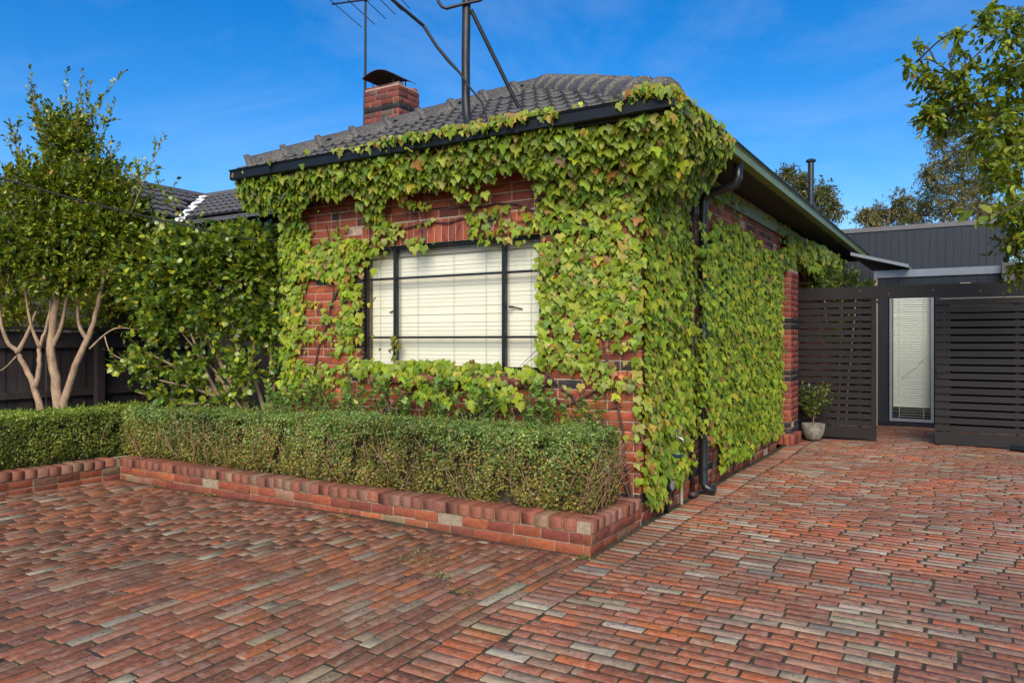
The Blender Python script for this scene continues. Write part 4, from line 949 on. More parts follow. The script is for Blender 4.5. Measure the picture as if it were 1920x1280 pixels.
for st_ in stems:
    q = [np.array(p, float) for p in st_]; pts = []
    for a, b_ in zip(q[:-1], q[1:]):
        for k in range(6): pts.append(a+(b_-a)*k/6+np.array((rng.normal(0, .012), 0, rng.normal(0, .012))) if abs(q[0][1]) < .2 else a+(b_-a)*k/6+np.array((0, rng.normal(0, .012), 0)))
    pts.append(q[-1]); m_ = len(pts)
    MB().tube(pts, [.013-.009*i/m_ for i in range(m_)], 6).build('runner', M['vine'], ivy)

# fine tendrils and dead stalks between the leaves
tq = MB()
for k in range(260):
    if k < 150:
        X, Z = rng.uniform(-4.0, -.02), rng.uniform(.4, 3.1)
        if wx0-.02 < X < wx1+.02 and wz0-.1 < Z < wz1+.02: continue
        a = rng.normal(0, .9); ln = rng.uniform(.15, .55); tq.tube([(X, -.012, Z), (X+math.sin(a)*ln*.5+rng.normal(0, .02), -.02, Z-math.cos(a)*ln*.45), (X+math.sin(a)*ln, -.014, Z-math.cos(a)*ln)], [.0035, .0028, .0015], 4, False)
    else:
        Y, Z = rng.uniform(.05, 5.2), rng.uniform(.3, 3.1); a = rng.normal(0, .9); ln = rng.uniform(.15, .5)
        tq.tube([(.012, Y, Z), (.02, Y+math.sin(a)*ln*.5, Z-math.cos(a)*ln*.45), (.014, Y+math.sin(a)*ln, Z-math.cos(a)*ln)], [.0035, .0028, .0015], 4, False)
tq.build('tendrils', M['vine'], ivy, kind='stuff')

# ---- hedges
def hedge(name, label, x0, x1, y0, y1, z0, z1, n, pal_top, pal_low, loc, browns, seed, taper=.05, twigs=250, ramp_=0.0):
    h = empty(name, loc, label, 'hedge', 'clipped box hedges'); lo = np.array(loc, float)
    r = np.random.default_rng(seed); cx, cy = (x0+x1)/2, (y0+y1)/2
    # points on top and side faces, pushed by noise
    A = [(x1-x0)*(y1-y0), (x1-x0)*(z1-z0), (y1-y0)*(z1-z0), (x1-x0)*(z1-z0)*.6, (y1-y0)*(z1-z0)]
    f = r.choice(5, n, p=np.array(A)/sum(A)); a = r.random(n); b_ = r.random(n)
    X = x0+(x1-x0)*a; Y = y0+(y1-y0)*b_; Z = z0+(z1-z0)*b_; nx = np.zeros(n); ny = np.zeros(n); nz = np.zeros(n)
    m0 = f == 0; Z[m0] = z1; nz[m0] = 1
    m1 = f == 1; Y[m1] = y0; ny[m1] = -1
    m2 = f == 2; X[m2] = x1; Y[m2] = (y0+(y1-y0)*a)[m2]; nx[m2] = 1
    m3 = f == 3; Y[m3] = y1; ny[m3] = 1
    m4 = f == 4; X[m4] = x0; Y[m4] = (y0+(y1-y0)*a)[m4]; nx[m4] = -1
    p = np.c_[X, Y, Z]; nv = np.c_[nx, ny, nz]
    lump = .040*vnoise(p*np.array((5, 5, 6)), seed)+.026*vnoise(p*15, seed+1)
    hole = vnoise(p*np.array((9, 9, 6)), seed+2)+.35*vnoise(p*25, seed+7); depth = np.where(hole < -.30, r.uniform(.03, .15, n), 0)
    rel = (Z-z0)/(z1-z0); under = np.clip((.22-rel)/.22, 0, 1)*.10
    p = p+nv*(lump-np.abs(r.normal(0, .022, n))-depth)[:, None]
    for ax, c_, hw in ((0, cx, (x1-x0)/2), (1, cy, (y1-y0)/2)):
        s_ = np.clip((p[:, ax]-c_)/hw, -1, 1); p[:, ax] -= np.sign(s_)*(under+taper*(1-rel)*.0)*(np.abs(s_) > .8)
    p[:, 2] += .016*vnoise(np.c_[p[:, 0]*2.2, p[:, 1]*2.2], seed+4)
    p[:, 2] += (p[:, 2]-z0)*ramp_*np.clip((x1-p[:, 0])/(x1-x0), 0, 1)
    # rounded top edge
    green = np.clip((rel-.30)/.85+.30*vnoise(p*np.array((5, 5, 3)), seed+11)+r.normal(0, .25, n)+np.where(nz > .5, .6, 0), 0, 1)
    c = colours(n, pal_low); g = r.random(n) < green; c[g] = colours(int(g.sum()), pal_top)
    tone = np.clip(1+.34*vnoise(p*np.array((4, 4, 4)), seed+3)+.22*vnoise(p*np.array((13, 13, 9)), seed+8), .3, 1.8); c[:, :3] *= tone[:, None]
    nrm = unit(nv+r.normal(0, .65, (n, 3))+np.array((0, 0, .35))); dwn = r.normal(0, 1, (n, 3))+np.array((0, 0, .5))*np.where(rel[:, None] > .8, -1.6, -.3)
    rot = basis(dwn, nrm)
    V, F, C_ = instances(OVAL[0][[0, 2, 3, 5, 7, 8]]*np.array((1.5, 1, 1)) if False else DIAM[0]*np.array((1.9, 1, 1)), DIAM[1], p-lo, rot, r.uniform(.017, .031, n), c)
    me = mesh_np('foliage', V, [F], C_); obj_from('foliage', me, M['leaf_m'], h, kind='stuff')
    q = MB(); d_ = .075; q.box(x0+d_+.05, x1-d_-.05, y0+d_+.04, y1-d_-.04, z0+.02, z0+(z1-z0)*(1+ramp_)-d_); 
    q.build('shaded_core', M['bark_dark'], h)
    tw = MB()
    for i in range(twigs):
        if r.random() < .8: bx, by = r.uniform(x0+.05, x1-.02), y0+r.uniform(-.045, .03); lean = (r.normal(0, .10), -abs(r.normal(.0, .03)))
        else: bx, by = x1-r.uniform(-.0, .05), r.uniform(y0, y1); lean = (abs(r.normal(0.02, .05)), r.normal(0, .10))
        zz = z0+r.uniform(.02, .40); ln = r.uniform(.10, .30)
        tw.tube([(bx, by+.03, zz), (bx+lean[0]*.5, by+lean[1]*.5+.004, zz+ln*.5), (bx+lean[0], by+lean[1]+.012, min(zz+ln, z1-.03))], [.0035, .003, .0018], 4, False)
    tw.build('twigs', M['twig'], h, kind='stuff')
    # new shoots standing out of the clipped top
    ns = int((x1-x0)*(y1-y0)*420); sx, sy = r.uniform(x0, x1, ns), r.uniform(y0-.01, y1, ns); k = 7
    t = np.tile(np.linspace(0, 1, k), ns); b0 = np.repeat(np.c_[sx, sy, z0+(z1-z0)*(1+ramp_*np.clip((x1-sx)/(x1-x0), 0, 1))-.05+r.uniform(-.05, .02, ns)], k, 0); v = np.repeat(np.c_[r.normal(0, .25, ns), r.normal(0, .25, ns), np.ones(ns)], k, 0)
    pp = b0+v*(t*.085)[:, None]; a_ = r.uniform(0, 6.28, ns*k); dd = np.c_[np.cos(a_), np.sin(a_), .7*np.ones(ns*k)]
    yw = np.repeat(r.random(ns) < .18*browns, k); cc = colours(ns*k, pal_top); cc[yw] = colours(int(yw.sum()), [(1, (.42, .34, .05)), (1, (.34, .33, .06))])
    V, F, C_ = instances(DIAM[0]*np.array((1.7, 1, 1)), DIAM[1], pp-lo, basis(dd, np.c_[-np.cos(a_), -np.sin(a_), np.ones(ns*k)]), r.uniform(.016, .027, ns*k), cc)
    obj_from('shoots', mesh_np('shoots', V, [F], C_), M['leaf_m'], h, kind='stuff')
    return h
HT = [(40, (0.16, 0.25, 0.07)), (30, (0.22, 0.32, 0.085)), (20, (0.29, 0.37, 0.11)), (10, (0.09, 0.15, 0.04))]
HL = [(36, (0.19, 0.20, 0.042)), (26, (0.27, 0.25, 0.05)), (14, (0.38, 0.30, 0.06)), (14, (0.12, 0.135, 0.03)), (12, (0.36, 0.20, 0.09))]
HL2 = [(40, (0.18, 0.23, 0.035)), (26, (0.26, 0.29, 0.045)), (14, (0.34, 0.33, 0.055)), (20, (0.10, 0.13, 0.028))]
HT2 = [(40, (0.19, 0.28, 0.045)), (30, (0.26, 0.34, 0.055)), (30, (0.32, 0.38, 0.065))]
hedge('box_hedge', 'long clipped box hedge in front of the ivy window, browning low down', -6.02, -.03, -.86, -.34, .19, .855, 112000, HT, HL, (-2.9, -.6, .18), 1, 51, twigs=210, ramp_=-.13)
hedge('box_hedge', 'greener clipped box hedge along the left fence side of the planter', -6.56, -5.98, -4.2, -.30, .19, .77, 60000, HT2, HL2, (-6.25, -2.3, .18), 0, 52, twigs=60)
# bare twiggy corner at the hedge's right end

# ------------------------------------------------------------------ trees and shrubs
def bez(p0, p1, p2, n=7):
    t = np.linspace(0, 1, n)[:, None]; return (1-t)**2*np.array(p0)+2*t*(1-t)*np.array(p1)+t*t*np.array(p2)
class Plant:
    def __init__(s, name, loc, label, cat, group=None):
        s.e = empty(name, loc, label, cat, group); s.lo = np.array(loc, float); s.p = []; s.d = []; s.n = []; s.z = []; s.tw = MB(); s.anchor = []
    def limb(s, pts, r0, r1, mat, name='branch', n=8, wob=.0, seg=5):
        q = [np.array(p, float) for p in pts]; out = []
        # Catmull-Rom for smooth limbs
        ext_ = [2*q[0]-q[1]]+q+[2*q[-1]-q[-2]]
        for i in range(1, len(ext_)-2):
            a, b_, c, d = ext_[i-1:i+3]
            for k in range(seg):
                t = k/seg; out.append(.5*((2*b_)+(-a+c)*t+(2*a-5*b_+4*c-d)*t*t+(-a+3*b_-3*c+d)*t**3))
        out.append(q[-1]); m_ = len(out)
        out = [p+(rng.normal(0, wob, 3) if 0 < i < m_-1 else 0) for i, p in enumerate(out)]
        MB().tube(out, [r0+(r1-r0)*(i/(m_-1))**.8 for i in range(m_)], n).build(name, mat, s.e, smooth=True)
        s.anchor += out[m_//3:]
    def sprig(s, base, direc, length, k, size, twig=.003, spread=.55, droop=0., start=.15):
        base = np.array(base); direc = unit(np.array(direc, float)); bend = rng.normal(0, .12, 3)+np.array((0, 0, -droop))
        tt = np.linspace(start, 1, k)
        pts = base+np.outer(tt, direc)*length+np.outer(tt**2, bend)*length
        rnd = unit(rng.normal(0, 1, (k, 3))); perp = unit(rnd-direc*(rnd@direc)[:, None])
        dn = direc*(.75-.2*droop)+perp*spread*1.4+np.array((0, 0, -droop*.8))
        s.p.append(pts); s.d.append(dn); s.n.append(unit(perp*.2+rng.normal(0, .45, (k, 3))+np.array((0, 0, .9)))); s.z.append(rng.uniform(.75, 1.2, k)*size)
        if twig: s.tw.tube([base, base+direc*length*.5+bend*length*.25, base+direc*length+bend*length], [twig, twig*.8, twig*.4], 3, False)
    def clump(s, c, r, n, size, length, k=7, shell=.55, up=.3, twig=.003, droop=0.):
        c = np.array(c, float); r = np.array(r, float)
        for i in range(n):
            v = unit(rng.normal(0, 1, 3)); rad = (shell+(1-shell)*rng.random())*(1+.18*math.sin(5*v[0]+3*v[2]+c[0]*9)+.12*math.sin(9*v[1]-7*v[2]))
            p = c+v*r*rad; s.sprig(p-v*length*.5, v+np.array((0, 0, up))+rng.normal(0, .45, 3), length*rng.uniform(.6, 1.3), k, size, twig if rng.random() < .5 else 0, droop=droop)
    def reach(s, targets, r0, r1, mat, name='branch'):
        """a bough from the nearest existing wood to each clump"""
        for t in targets:
            t = np.array(t); A = np.array(s.anchor); low = A[A[:, 2] < t[2]+.3]; A = low if len(low) else A
            d = np.linalg.norm(A-t, axis=1)+.6*np.abs(A[:, 2]-t[2]+.3); a = A[np.argmin(d)]
            mid = (a+t)/2+np.array((0, 0, .12*np.linalg.norm(a-t)))+rng.normal(0, .05, 3)*np.linalg.norm(a-t)
            s.limb([a, mid, t], r0, r1, mat, name, 6)
    def finish(s, tmpl, pal, limit, mo, mm, twigmat, var=.16, tone=.25, seed=1, tonefreq=3.0):
        p = np.vstack(s.p); d = np.vstack(s.d); n = np.vstack(s.n); z = np.concatenate(s.z); c = colours(len(p), pal, var)
        c[:, :3] *= (1+tone*vnoise(p*tonefreq, seed))[:, None]
        leaf_set(s.e, s.lo, tmpl, p, basis(d, n), z, c, limit, mo, mm)
        if s.tw.v: s.tw.build('twigs', twigmat, s.e, kind='stuff')
        return len(p)

# ---- multi-stemmed tree at the left fence
tr = Plant('garden_tree', (-6.90, -1.10, .18), 'pale-trunked multi-stemmed tree at the left in front of the fence', 'tree')
bs = (-6.90, -1.10, .15); BP = M['bark_pale']
tr.limb([bs, (-6.92, -1.08, .85), (-6.99, -1.12, 1.45), (-6.93, -1.10, 2.0), (-6.8, -1.0, 2.6), (-6.78, -1.0, 3.6), (-6.75, -.95, 4.2)], .070, .016, BP, 'trunk', 10, .006)
tr.limb([(-6.90, -1.09, .55), (-6.78, -1.02, 1.05), (-6.62, -.92, 1.52), (-6.52, -.86, 1.85), (-6.4, -.8, 2.5), (-6.3, -.75, 3.2)], .054, .013, BP, 'trunk', 10, .005)
tr.limb([(-6.92, -1.12, .30), (-7.08, -1.2, .75), (-7.22, -1.24, 1.10), (-7.36, -1.32, 1.40), (-7.45, -1.42, 1.62), (-7.5, -1.5, 2.2)], .050, .016, BP, 'trunk', 10, .005)
tr.limb([(-7.16, -1.22, .98), (-7.12, -1.20, 1.2), (-7.10, -1.19, 1.5), (-7.02, -1.14, 1.78), (-6.95, -1.1, 2.4)], .036, .013, BP, 'branch', 8, .004)
tr.limb([(-7.10, -1.2, 1.47), (-7.18, -1.26, 1.75), (-7.25, -1.3, 2.2)], .026, .010, BP)
tr.limb([(-7.36, -1.32, 1.40), (-7.24, -1.28, 1.6), (-7.18, -1.2, 1.9)], .035, .014, BP)
tr.limb([(-6.99, -1.12, 1.45), (-6.88, -1.06, 1.75), (-6.85, -1.0, 2.2)], .034, .014, BP)
tr.limb([(-6.60, -.91, 1.55), (-6.70, -.96, 1.75), (-6.72, -.96, 2.1)], .03, .012, BP)
tr.limb([(-6.58, -.9, 1.45), (-6.44, -.8, 1.62), (-6.30, -.72, 1.70), (-6.10, -.6, 1.68)], .014, .004, BP)
tr.limb([(-6.44, -.8, 1.60), (-6.36, -.78, 1.42), (-6.22, -.7, 1.32), (-6.14, -.66, 1.30)], .008, .003, BP)
tr.limb([(-7.37, -1.33, 1.36), (-7.5, -1.4, 1.22), (-7.58, -1.5, 1.15)], .010, .004, BP)
clumps = [((-6.95, -1.1, 2.75), (.62, .62, .55), 250), ((-6.5, -.78, 2.85), (.46, .5, .50), 190), ((-7.3, -1.35, 2.6), (.5, .5, .52), 160), ((-6.2, -.6, 2.50), (.34, .4, .36), 105),
          ((-6.95, -1.12, 3.30), (.50, .5, .40), 165), ((-6.55, -.85, 3.35), (.36, .4, .42), 120), ((-6.83, -1.02, 3.85), (.30, .3, .52), 105), ((-7.3, -1.3, 3.2), (.34, .34, .4), 90), ((-6.25, -.62, 2.95), (.25, .28, .35), 60), ((-6.8, -1.0, 2.25), (.55, .5, .22), 70)]
for c_, r_, n_ in clumps: tr.clump(c_, r_, int(n_*4.0), .062, .20, 9, .25, .5, .0028)
TIP = [(-6.79,-0.69,5.00),(-7.14,-1.27,4.42),(-7.31,-1.24,4.75),(-6.52,-0.99,4.62),(-6.83,-1.03,4.63),(-6.38,-0.84,4.54),(-6.30,-0.82,4.41),(-7.50,-1.38,4.26),(-6.33,-0.68,3.94),(-6.27,-0.41,3.76),(-5.95,-0.37,4.05),(-6.17,-0.33,3.51),(-7.63,-1.27,4.21),(-7.32,-0.99,4.23),(-6.30,-0.59,3.66)]
BASE = [(-6.61,-1.06,3.67),(-7.11,-1.04,3.55),(-7.21,-1.05,3.62),(-6.96,-0.93,3.61),(-6.88,-1.03,3.52),(-6.72,-0.87,3.60),(-6.47,-0.95,3.43),(-7.40,-1.23,3.54),(-6.45,-0.77,3.39),(-6.15,-0.72,3.05),(-6.01,-0.74,3.04),(-6.28,-0.54,2.96),(-7.44,-1.18,3.49),(-6.74,-1.17,3.42),(-6.48,-0.68,3.09)]
for a, t in zip(BASE, TIP):
    a, t = np.array(a), np.array(t); ln = np.linalg.norm(t-a); tr.sprig(a, t-a, ln, int(ln*42), .055, .006, .5, start=.05)
    for k in range(int(ln*9)):
        f_ = rng.uniform(.05, .80); v = unit(t-a)+rng.normal(0, .42, 3); tr.sprig(a+(t-a)*f_, v, rng.uniform(.12, .30)*(1.15-f_*.7), 9, .052, .003)
TP = [(28, (0.100, 0.165, 0.018)), (28, (0.170, 0.235, 0.020)), (24, (0.29, 0.335, 0.026)), (14, (0.055, 0.095, 0.018)), (5, (0.37, 0.34, 0.03)), (1, (0.34, 0.15, 0.03))]
tr.finish(OVAL, TP, 220, M['gloss_o'], M['gloss_m'], BP, .2, .28, 61)

# ---- camellia with fanned pale stems
cm = Plant('camellia_shrub', (-5.0, .10, .18), 'spreading glossy-leaved shrub with fanned pale stems beside the house corner', 'shrub')
BK = M['bark']
b1, b2 = np.array((-5.02, .08, .18)), np.array((-4.72, .22, .18))
stems_c = [[b1, (-5.15, .0, .75), (-5.55, -.3, 1.15), (-5.98, -.6, 1.42)], [b1, (-5.1, 0, .7), (-5.5, -.25, .98), (-6.0, -.6, 1.12)], [b1, (-5.2, -.05, .70), (-5.62, -.35, .82), (-6.05, -.65, .95)], [b1, (-5.12, .02, .9), (-5.35, -.15, 1.5), (-5.6, -.35, 2.2), (-5.7, -.4, 2.6)], [b1, (-5.02, .05, 1.0), (-5.08, -.05, 1.7), (-5.2, -.1, 2.5)], [b1, (-5.0, .08, .8), (-4.9, .1, 1.5), (-4.95, .05, 2.4)],
           [b1, (-5.2, -.05, .62), (-5.6, -.3, .66), (-5.9, -.5, .78)], [b2, (-4.75, .2, .9), (-4.7, .2, 1.6), (-4.75, .15, 2.5)], [b2, (-4.85, .15, .9), (-5.05, .0, 1.5), (-5.3, -.2, 2.0)], [b2, (-4.6, .25, .8), (-4.45, .3, 1.2), (-4.4, .3, 1.7)], [b2, (-4.95, .1, .65), (-5.3, -.1, 1.15), (-5.65, -.4, 1.72)], [b2, (-4.7, .2, .7), (-4.55, .1, 1.05), (-4.42, .0, 1.3)], [b1, (-5.08, 0, .6), (-5.3, -.15, 1.0), (-5.5, -.3, 1.6), (-5.6, -.35, 1.9)], [(-4.62, .05, .2), (-4.9, -.05, .7), (-5.2, -.2, 1.15)]]
for q in stems_c: cm.limb(q, .034+.014*rng.random(), .008, M['bark_tan'], 'stem', 7, .006)
cl = [((-5.50, -.35, 2.30), (.55, .45, .48), 150), ((-4.92, .02, 2.35), (.48, .45, .50), 140), ((-5.75, -.5, 1.78), (.42, .36, .34), 64), ((-5.2, -.15, 1.78), (.48, .42, .34), 76), ((-4.72, .12, 1.78), (.34, .35, .38), 62), ((-6.0, -.62, 1.28), (.34, .26, .24), 24), ((-5.45, -.35, 1.22), (.45, .3, .24), 26), ((-5.7, -.45, .88), (.4, .25, .14), 14), ((-4.9, -.1, 1.2), (.35, .25, .25), 20), ((-5.1, -.15, .85), (.4, .15, .12), 12),
      ((-5.6, -.35, 2.68), (.36, .35, .24), 70), ((-4.85, .05, 2.72), (.40, .38, .22), 70), ((-5.2, -.15, 2.6), (.4, .4, .3), 90), ((-4.58, .12, 2.4), (.28, .3, .4), 70), ((-5.95, -.6, 2.2), (.35, .35, .4), 60), ((-4.5, .15, 1.3), (.2, .25, .25), 8)]
for c_, r_, n_ in cl: cm.clump(c_, r_, int(n_*2.6), .074, .16, 6, .25, .25, .003)
for k in range(26):
    a = np.array(cl[rng.choice([0, 1, 8, 9, 10])][0])+rng.normal(0, .22, 3)+np.array((0, 0, .15)); cm.sprig(a, (rng.normal(0, .3), rng.normal(0, .3), 1), rng.uniform(.2, .42), 9, .06, .004)
CP = [(28, (0.085, 0.155, 0.032)), (28, (0.155, 0.235, 0.034)), (24, (0.24, 0.31, 0.03)), (20, (0.34, 0.37, 0.03)), (1.2, (0.55, 0.42, 0.03))]
cm.finish(ROUND, CP, 260, M['gloss_o'], M['gloss_m'], BK, .2, .25, 62)

# ---- strappy clump behind the hedge corner
fx = empty('flax_clump', (-5.75, -.25, .18), 'strappy dark green leaf clump behind the hedge corner', 'plant')
for k, (dx, dy, h_) in enumerate(((-.45, -.15, .42), (-.30, -.2, .55), (-.55, .05, .30), (.2, .1, .6), (.38, -.1, .5), (-.1, .3, .62), (.5, .15, .4), (.1, -.25, .55))):
    p0 = np.array((-5.75, -.25, .18)); t = np.linspace(0, 1, 9); pts = p0+np.outer(t, (dx, dy, 0))+np.outer(t*(1.35-.6*t), (0, 0, h_*1.3)); w = .032*np.sin(np.clip(t*.95+.12, 0, 1)*math.pi)**.6+.002
    s_ = unit(np.array((-dy, dx, 0))); V = np.vstack([pts-s_*w[:, None], pts+np.array((0, 0, -.008)), pts+s_*w[:, None]])-p0; F = [(r*9+i, r*9+i+1, (r+1)*9+i+1, (r+1)*9+i) for r in range(2) for i in range(8)]
    me = mesh_np('blade', V, [np.array(F)], np.tile((.05, .085, .03, 1), (27, 1)), smooth=True); obj_from('blade', me, M['gloss_m'], fx)

# ---- fresh low shrubs between hedge and front wall
LPAL = [(40, (0.15, 0.27, 0.05)), (30, (0.20, 0.32, 0.06)), (20, (0.10, 0.20, 0.04)), (10, (0.33, 0.36, 0.05))]
spots = [(-4.05, .98, 'leftmost, at the wall end'), (-3.55, 1.02, 'below the left window jamb'), (-3.05, 1.03, 'under the left casement'), (-2.45, 1.08, 'under the broad middle pane, left part'), (-1.95, 1.10, 'under the broad middle pane, right part'), (-1.45, 1.12, 'under the right casement'), (-.92, 1.10, 'below the right window jamb'), (-.42, 1.00, 'rightmost, with yellow tips near the corner ivy')]
for i, (X, h_, where) in enumerate(spots):
    s_ = Plant('low_shrub', (X, -.20, .18), 'fresh green low shrub rising behind the hedge, '+where, 'shrub', 'low shrubs against the front wall')
    nst = 15 if i < 7 else 8
    for k in range(nst):
        tx, ty = X+rng.normal(0, .15), -.20+rng.normal(0, .06); tz = h_+rng.normal(-.05, .09)
        s_.tw.tube([(X+rng.normal(0, .05), -.2, .2), ((X+tx)/2+rng.normal(0, .03), -.2, .62), (tx, ty, tz-.08)], [.006, .005, .003], 4, False)
        for q in range(2): s_.sprig((tx, ty, tz-.12-.10*q), (rng.normal(0, .3), rng.normal(-.15, .3), 1), .15, 11, .062, .003, .95, start=.1)
    s_.finish(OVAL, LPAL if i < 7 else LPAL+[(40, (.40, .38, .05))], 12, M['leaf_o'], M['leaf_m'], M['bark'], .15, .2, 70+i)
# bare twig tangle at the right end of the hedge
tb = MB()
for k in range(110):
    y0_ = rng.uniform(-.80, -.30); z0_ = rng.uniform(.24, .40); h_ = rng.uniform(.12, .42)
    tb.tube([(-.16+rng.normal(0, .04), y0_, z0_), (-.10+rng.normal(0, .03), y0_+rng.normal(.03, .06), z0_+h_*.5), (-.05+rng.normal(0, .04), y0_+rng.normal(.08, .09), z0_+h_)], [.0038, .003, .0018], 4, False)
tag(tb.build('bare_twigs', M['twig']), 'tangle of bare brown twigs at the right end of the hedge', 'twigs', kind='stuff')

# ---- shrub and hanging ivy behind the slat screen
ps = Plant('porch_shrub', (.42, 8.0, 0), 'tall thin-stemmed shrub showing above the left slat screen', 'shrub')
for q in ([(.35, 7.7, 0), (.32, 7.7, 1.3), (.28, 7.6, 2.4), (.25, 7.5, 2.9)], [(.42, 8.0, 0), (.48, 8.0, 1.4), (.5, 8.0, 2.6)], [(.50, 8.3, 0), (.6, 8.2, 1.2), (.7, 8.2, 2.4), (.75, 8.1, 2.8)], [(.3, 7.4, 0), (.25, 7.3, 1.5), (.15, 7.2, 2.6)]): ps.limb(q, .022, .010, M['bark_pale'], 'stem', 6, .01)
for c_, r_, n_ in (((.30, 7.5, 2.62), (.22, .45, .22), 70), ((.62, 8.0, 2.55), (.25, .4, .18), 60), ((.2, 7.1, 2.5), (.15, .25, .18), 30), ((.9, 8.3, 2.45), (.15, .25, .14), 26), ((.45, 7.8, 1.6), (.25, .4, .6), 40)): ps.clump(c_, r_, n_, .075, .2, 7, .3, .2, .004)
ps.finish(OVAL, [(40, (.07, .12, .03)), (30, (.11, .17, .035)), (20, (.16, .22, .04))], 40, M['leaf_o'], M['leaf_m'], BK, seed=81)
iv2 = empty('ivy', (.15, 7.6, 2.9), 'yellow-green ivy hanging under the long eave behind the porch pier', 'ivy'); n = 1500
Y = rng.uniform(5.7, 9.3, n); h_ = rng.random(n)*(.22+.36*np.clip((Y-6.3)/1.0, 0, 1))*(1+.4*vnoise(np.c_[Y*4], 91)); p = np.c_[.05+.28*rng.random(n)*np.clip((Y-5.9)/1.2, .15, 1), Y, 3.14-h_]
Nn2 = np.c_[np.ones(n), rng.normal(-.5, .4, n), rng.normal(.4, .3, n)]; dn2 = np.c_[rng.normal(.2, .2, n), rng.normal(-.1, .3, n), -np.ones(n)]; c = colours(n, IP+[(20, (.30, .32, .05))])
leaf_set(iv2, (.15, 7.6, 2.9), IVY, p, basis(dn2, Nn2), rng.uniform(.07, .115, n), c, 40, M['leaf_o'], M['leaf_m'])

# ---- pot plant by the screen
pot = Plant('potted_shrub', (.27, 6.58, 0), 'small dark leafy shrub in a mottled concrete pot by the slat screen', 'potted plant')
q = MB().lathe((.27, 6.58, .0), [(.085, .004), (.115, .02), (.150, .09), (.168, .17), (.172, .255), (.165, .262), (.152, .255), (.148, .215), (.02, .21)], 28); q.build('pot', M['concrete'], pot.e, smooth=True)
MB().lathe((.27, 6.58, .205), [(.146, 0), (.12, .014), (.02, .02)], 20).build('soil', M['soil'], pot.e)
pot.limb([(.27, 6.58, .2), (.275, 6.58, .45), (.265, 6.58, .8)], .014, .006, BK, 'stem', 6)
for k in range(75):
    a = rng.uniform(0, 6.28); z = rng.uniform(.32, .72); rr = .24*math.sin(min(1, (z-.2)/.55)*math.pi*.8)+.03
    pot.sprig((.27+.03*math.cos(a), 6.58+.03*math.sin(a), z), (rr*math.cos(a), rr*math.sin(a), .16+.1*rng.random()), rng.uniform(.15, .30), 9, .062, .003, .75)
pot.finish(OVAL, [(40, (.075, .115, .028)), (30, (.11, .16, .035)), (14, (.22, .29, .045))], 60, M['gloss_o'], M['gloss_m'], BK, seed=83)

# ---- maple at the right of the drive
mp = Plant('maple_tree', (4.45, 5.7, -.05), 'leafy maple reaching in from the right edge above the gate', 'tree')
BD = M['bark_dark']
mp.limb([(4.45, 5.7, -.1), (4.42, 5.6, 1.2), (4.2, 5.45, 2.3), (3.7, 5.2, 3.2), (3.2, 5.0, 3.9), (2.95, 4.95, 4.3)], .15, .035, BD, 'trunk', 10, .01)
mp.limb([(4.2, 5.45, 2.3), (4.3, 5.4, 3.2), (3.9, 5.2, 4.2), (3.3, 5.1, 5.0), (2.9, 4.9, 5.4)], .08, .02, BD, 'bough', 8, .01)
mp.limb([(3.2, 5.0, 3.9), (2.7, 4.75, 4.1), (2.45, 4.6, 4.35), (2.22, 4.5, 4.75), (2.15, 4.5, 5.0)], .035, .008, BD, 'bough', 7, .008)
mp.limb([(3.7, 5.2, 3.2), (3.2, 5.1, 3.1), (2.9, 5.1, 3.0), (2.85, 5.2, 2.6)], .035, .01, BD, 'bough', 7, .008)
mp.limb([(4.2, 5.45, 2.6), (4.7, 5.8, 3.5), (4.8, 5.9, 4.6)], .07, .02, BD, 'bough', 7, .01)
MAPLE = [(1.76,3.74,4.68,0.09),(1.82,4.27,5.06,0.08),(1.92,4.05,4.66,0.17),(2.10,4.54,4.71,0.21),(2.04,4.54,4.49,0.26),(2.00,3.60,4.06,0.15),(2.23,3.65,4.95,0.11),(2.26,5.02,5.19,0.13),(2.30,4.10,4.66,0.18),(2.38,4.10,4.35,0.27),(2.44,5.39,4.38,0.24),(2.21,4.39,4.23,0.22),(2.09,4.92,4.22,0.13),(2.59,4.63,5.44,0.18),(2.54,4.87,5.34,0.10),(2.74,4.19,5.03,0.21),(2.71,4.96,5.11,0.13),(2.89,5.45,5.64,0.23),(2.65,4.74,4.73,0.25),(2.86,5.22,4.77,0.30),(2.82,5.09,4.41,0.33),(2.63,3.98,4.03,0.24),(2.49,5.03,4.02,0.20),(2.76,4.92,3.99,0.29),(2.59,4.34,3.64,0.28),(2.80,4.03,3.49,0.29),(2.78,5.38,3.49,0.30),(2.89,4.81,3.13,0.28),(2.71,5.10,3.12,0.20),(2.87,5.46,2.82,0.27),(2.91,5.21,2.46,0.23),(2.98,5.60,4.18,0.27),(3.02,4.76,4.79,0.37),(3.17,5.51,3.81,0.53),(3.08,4.87,2.93,0.38),(1.94,4.99,4.39,0.14),(2.06,4.97,4.34,0.11),(1.96,3.63,4.07,0.11),(3.8,5.4,4.4,.6),(4.4,5.7,4.6,.7),(4.9,5.9,4.2,.7),(3.7,5.3,5.2,.6),(4.5,5.8,5.5,.7)]
mp.reach([m[:3] for m in MAPLE], .014, .004, BD, 'branch')
for x, y, z, r_ in MAPLE: mp.clump((x, y, z), (r_, r_, r_*.85), max(7, int(360*r_**1.55)), .082, .13, 6, .25, .05, .003, droop=.5)
MPAL = [(34, (0.14, 0.20, 0.018)), (30, (0.21, 0.275, 0.022)), (24, (0.31, 0.36, 0.03)), (8, (0.08, 0.12, 0.02)), (6, (0.26, 0.17, 0.03))]
mp.finish(OVAL, MPAL, 300, M['leaf_o'], M['leaf_m'], BD, .18, .25, 84)
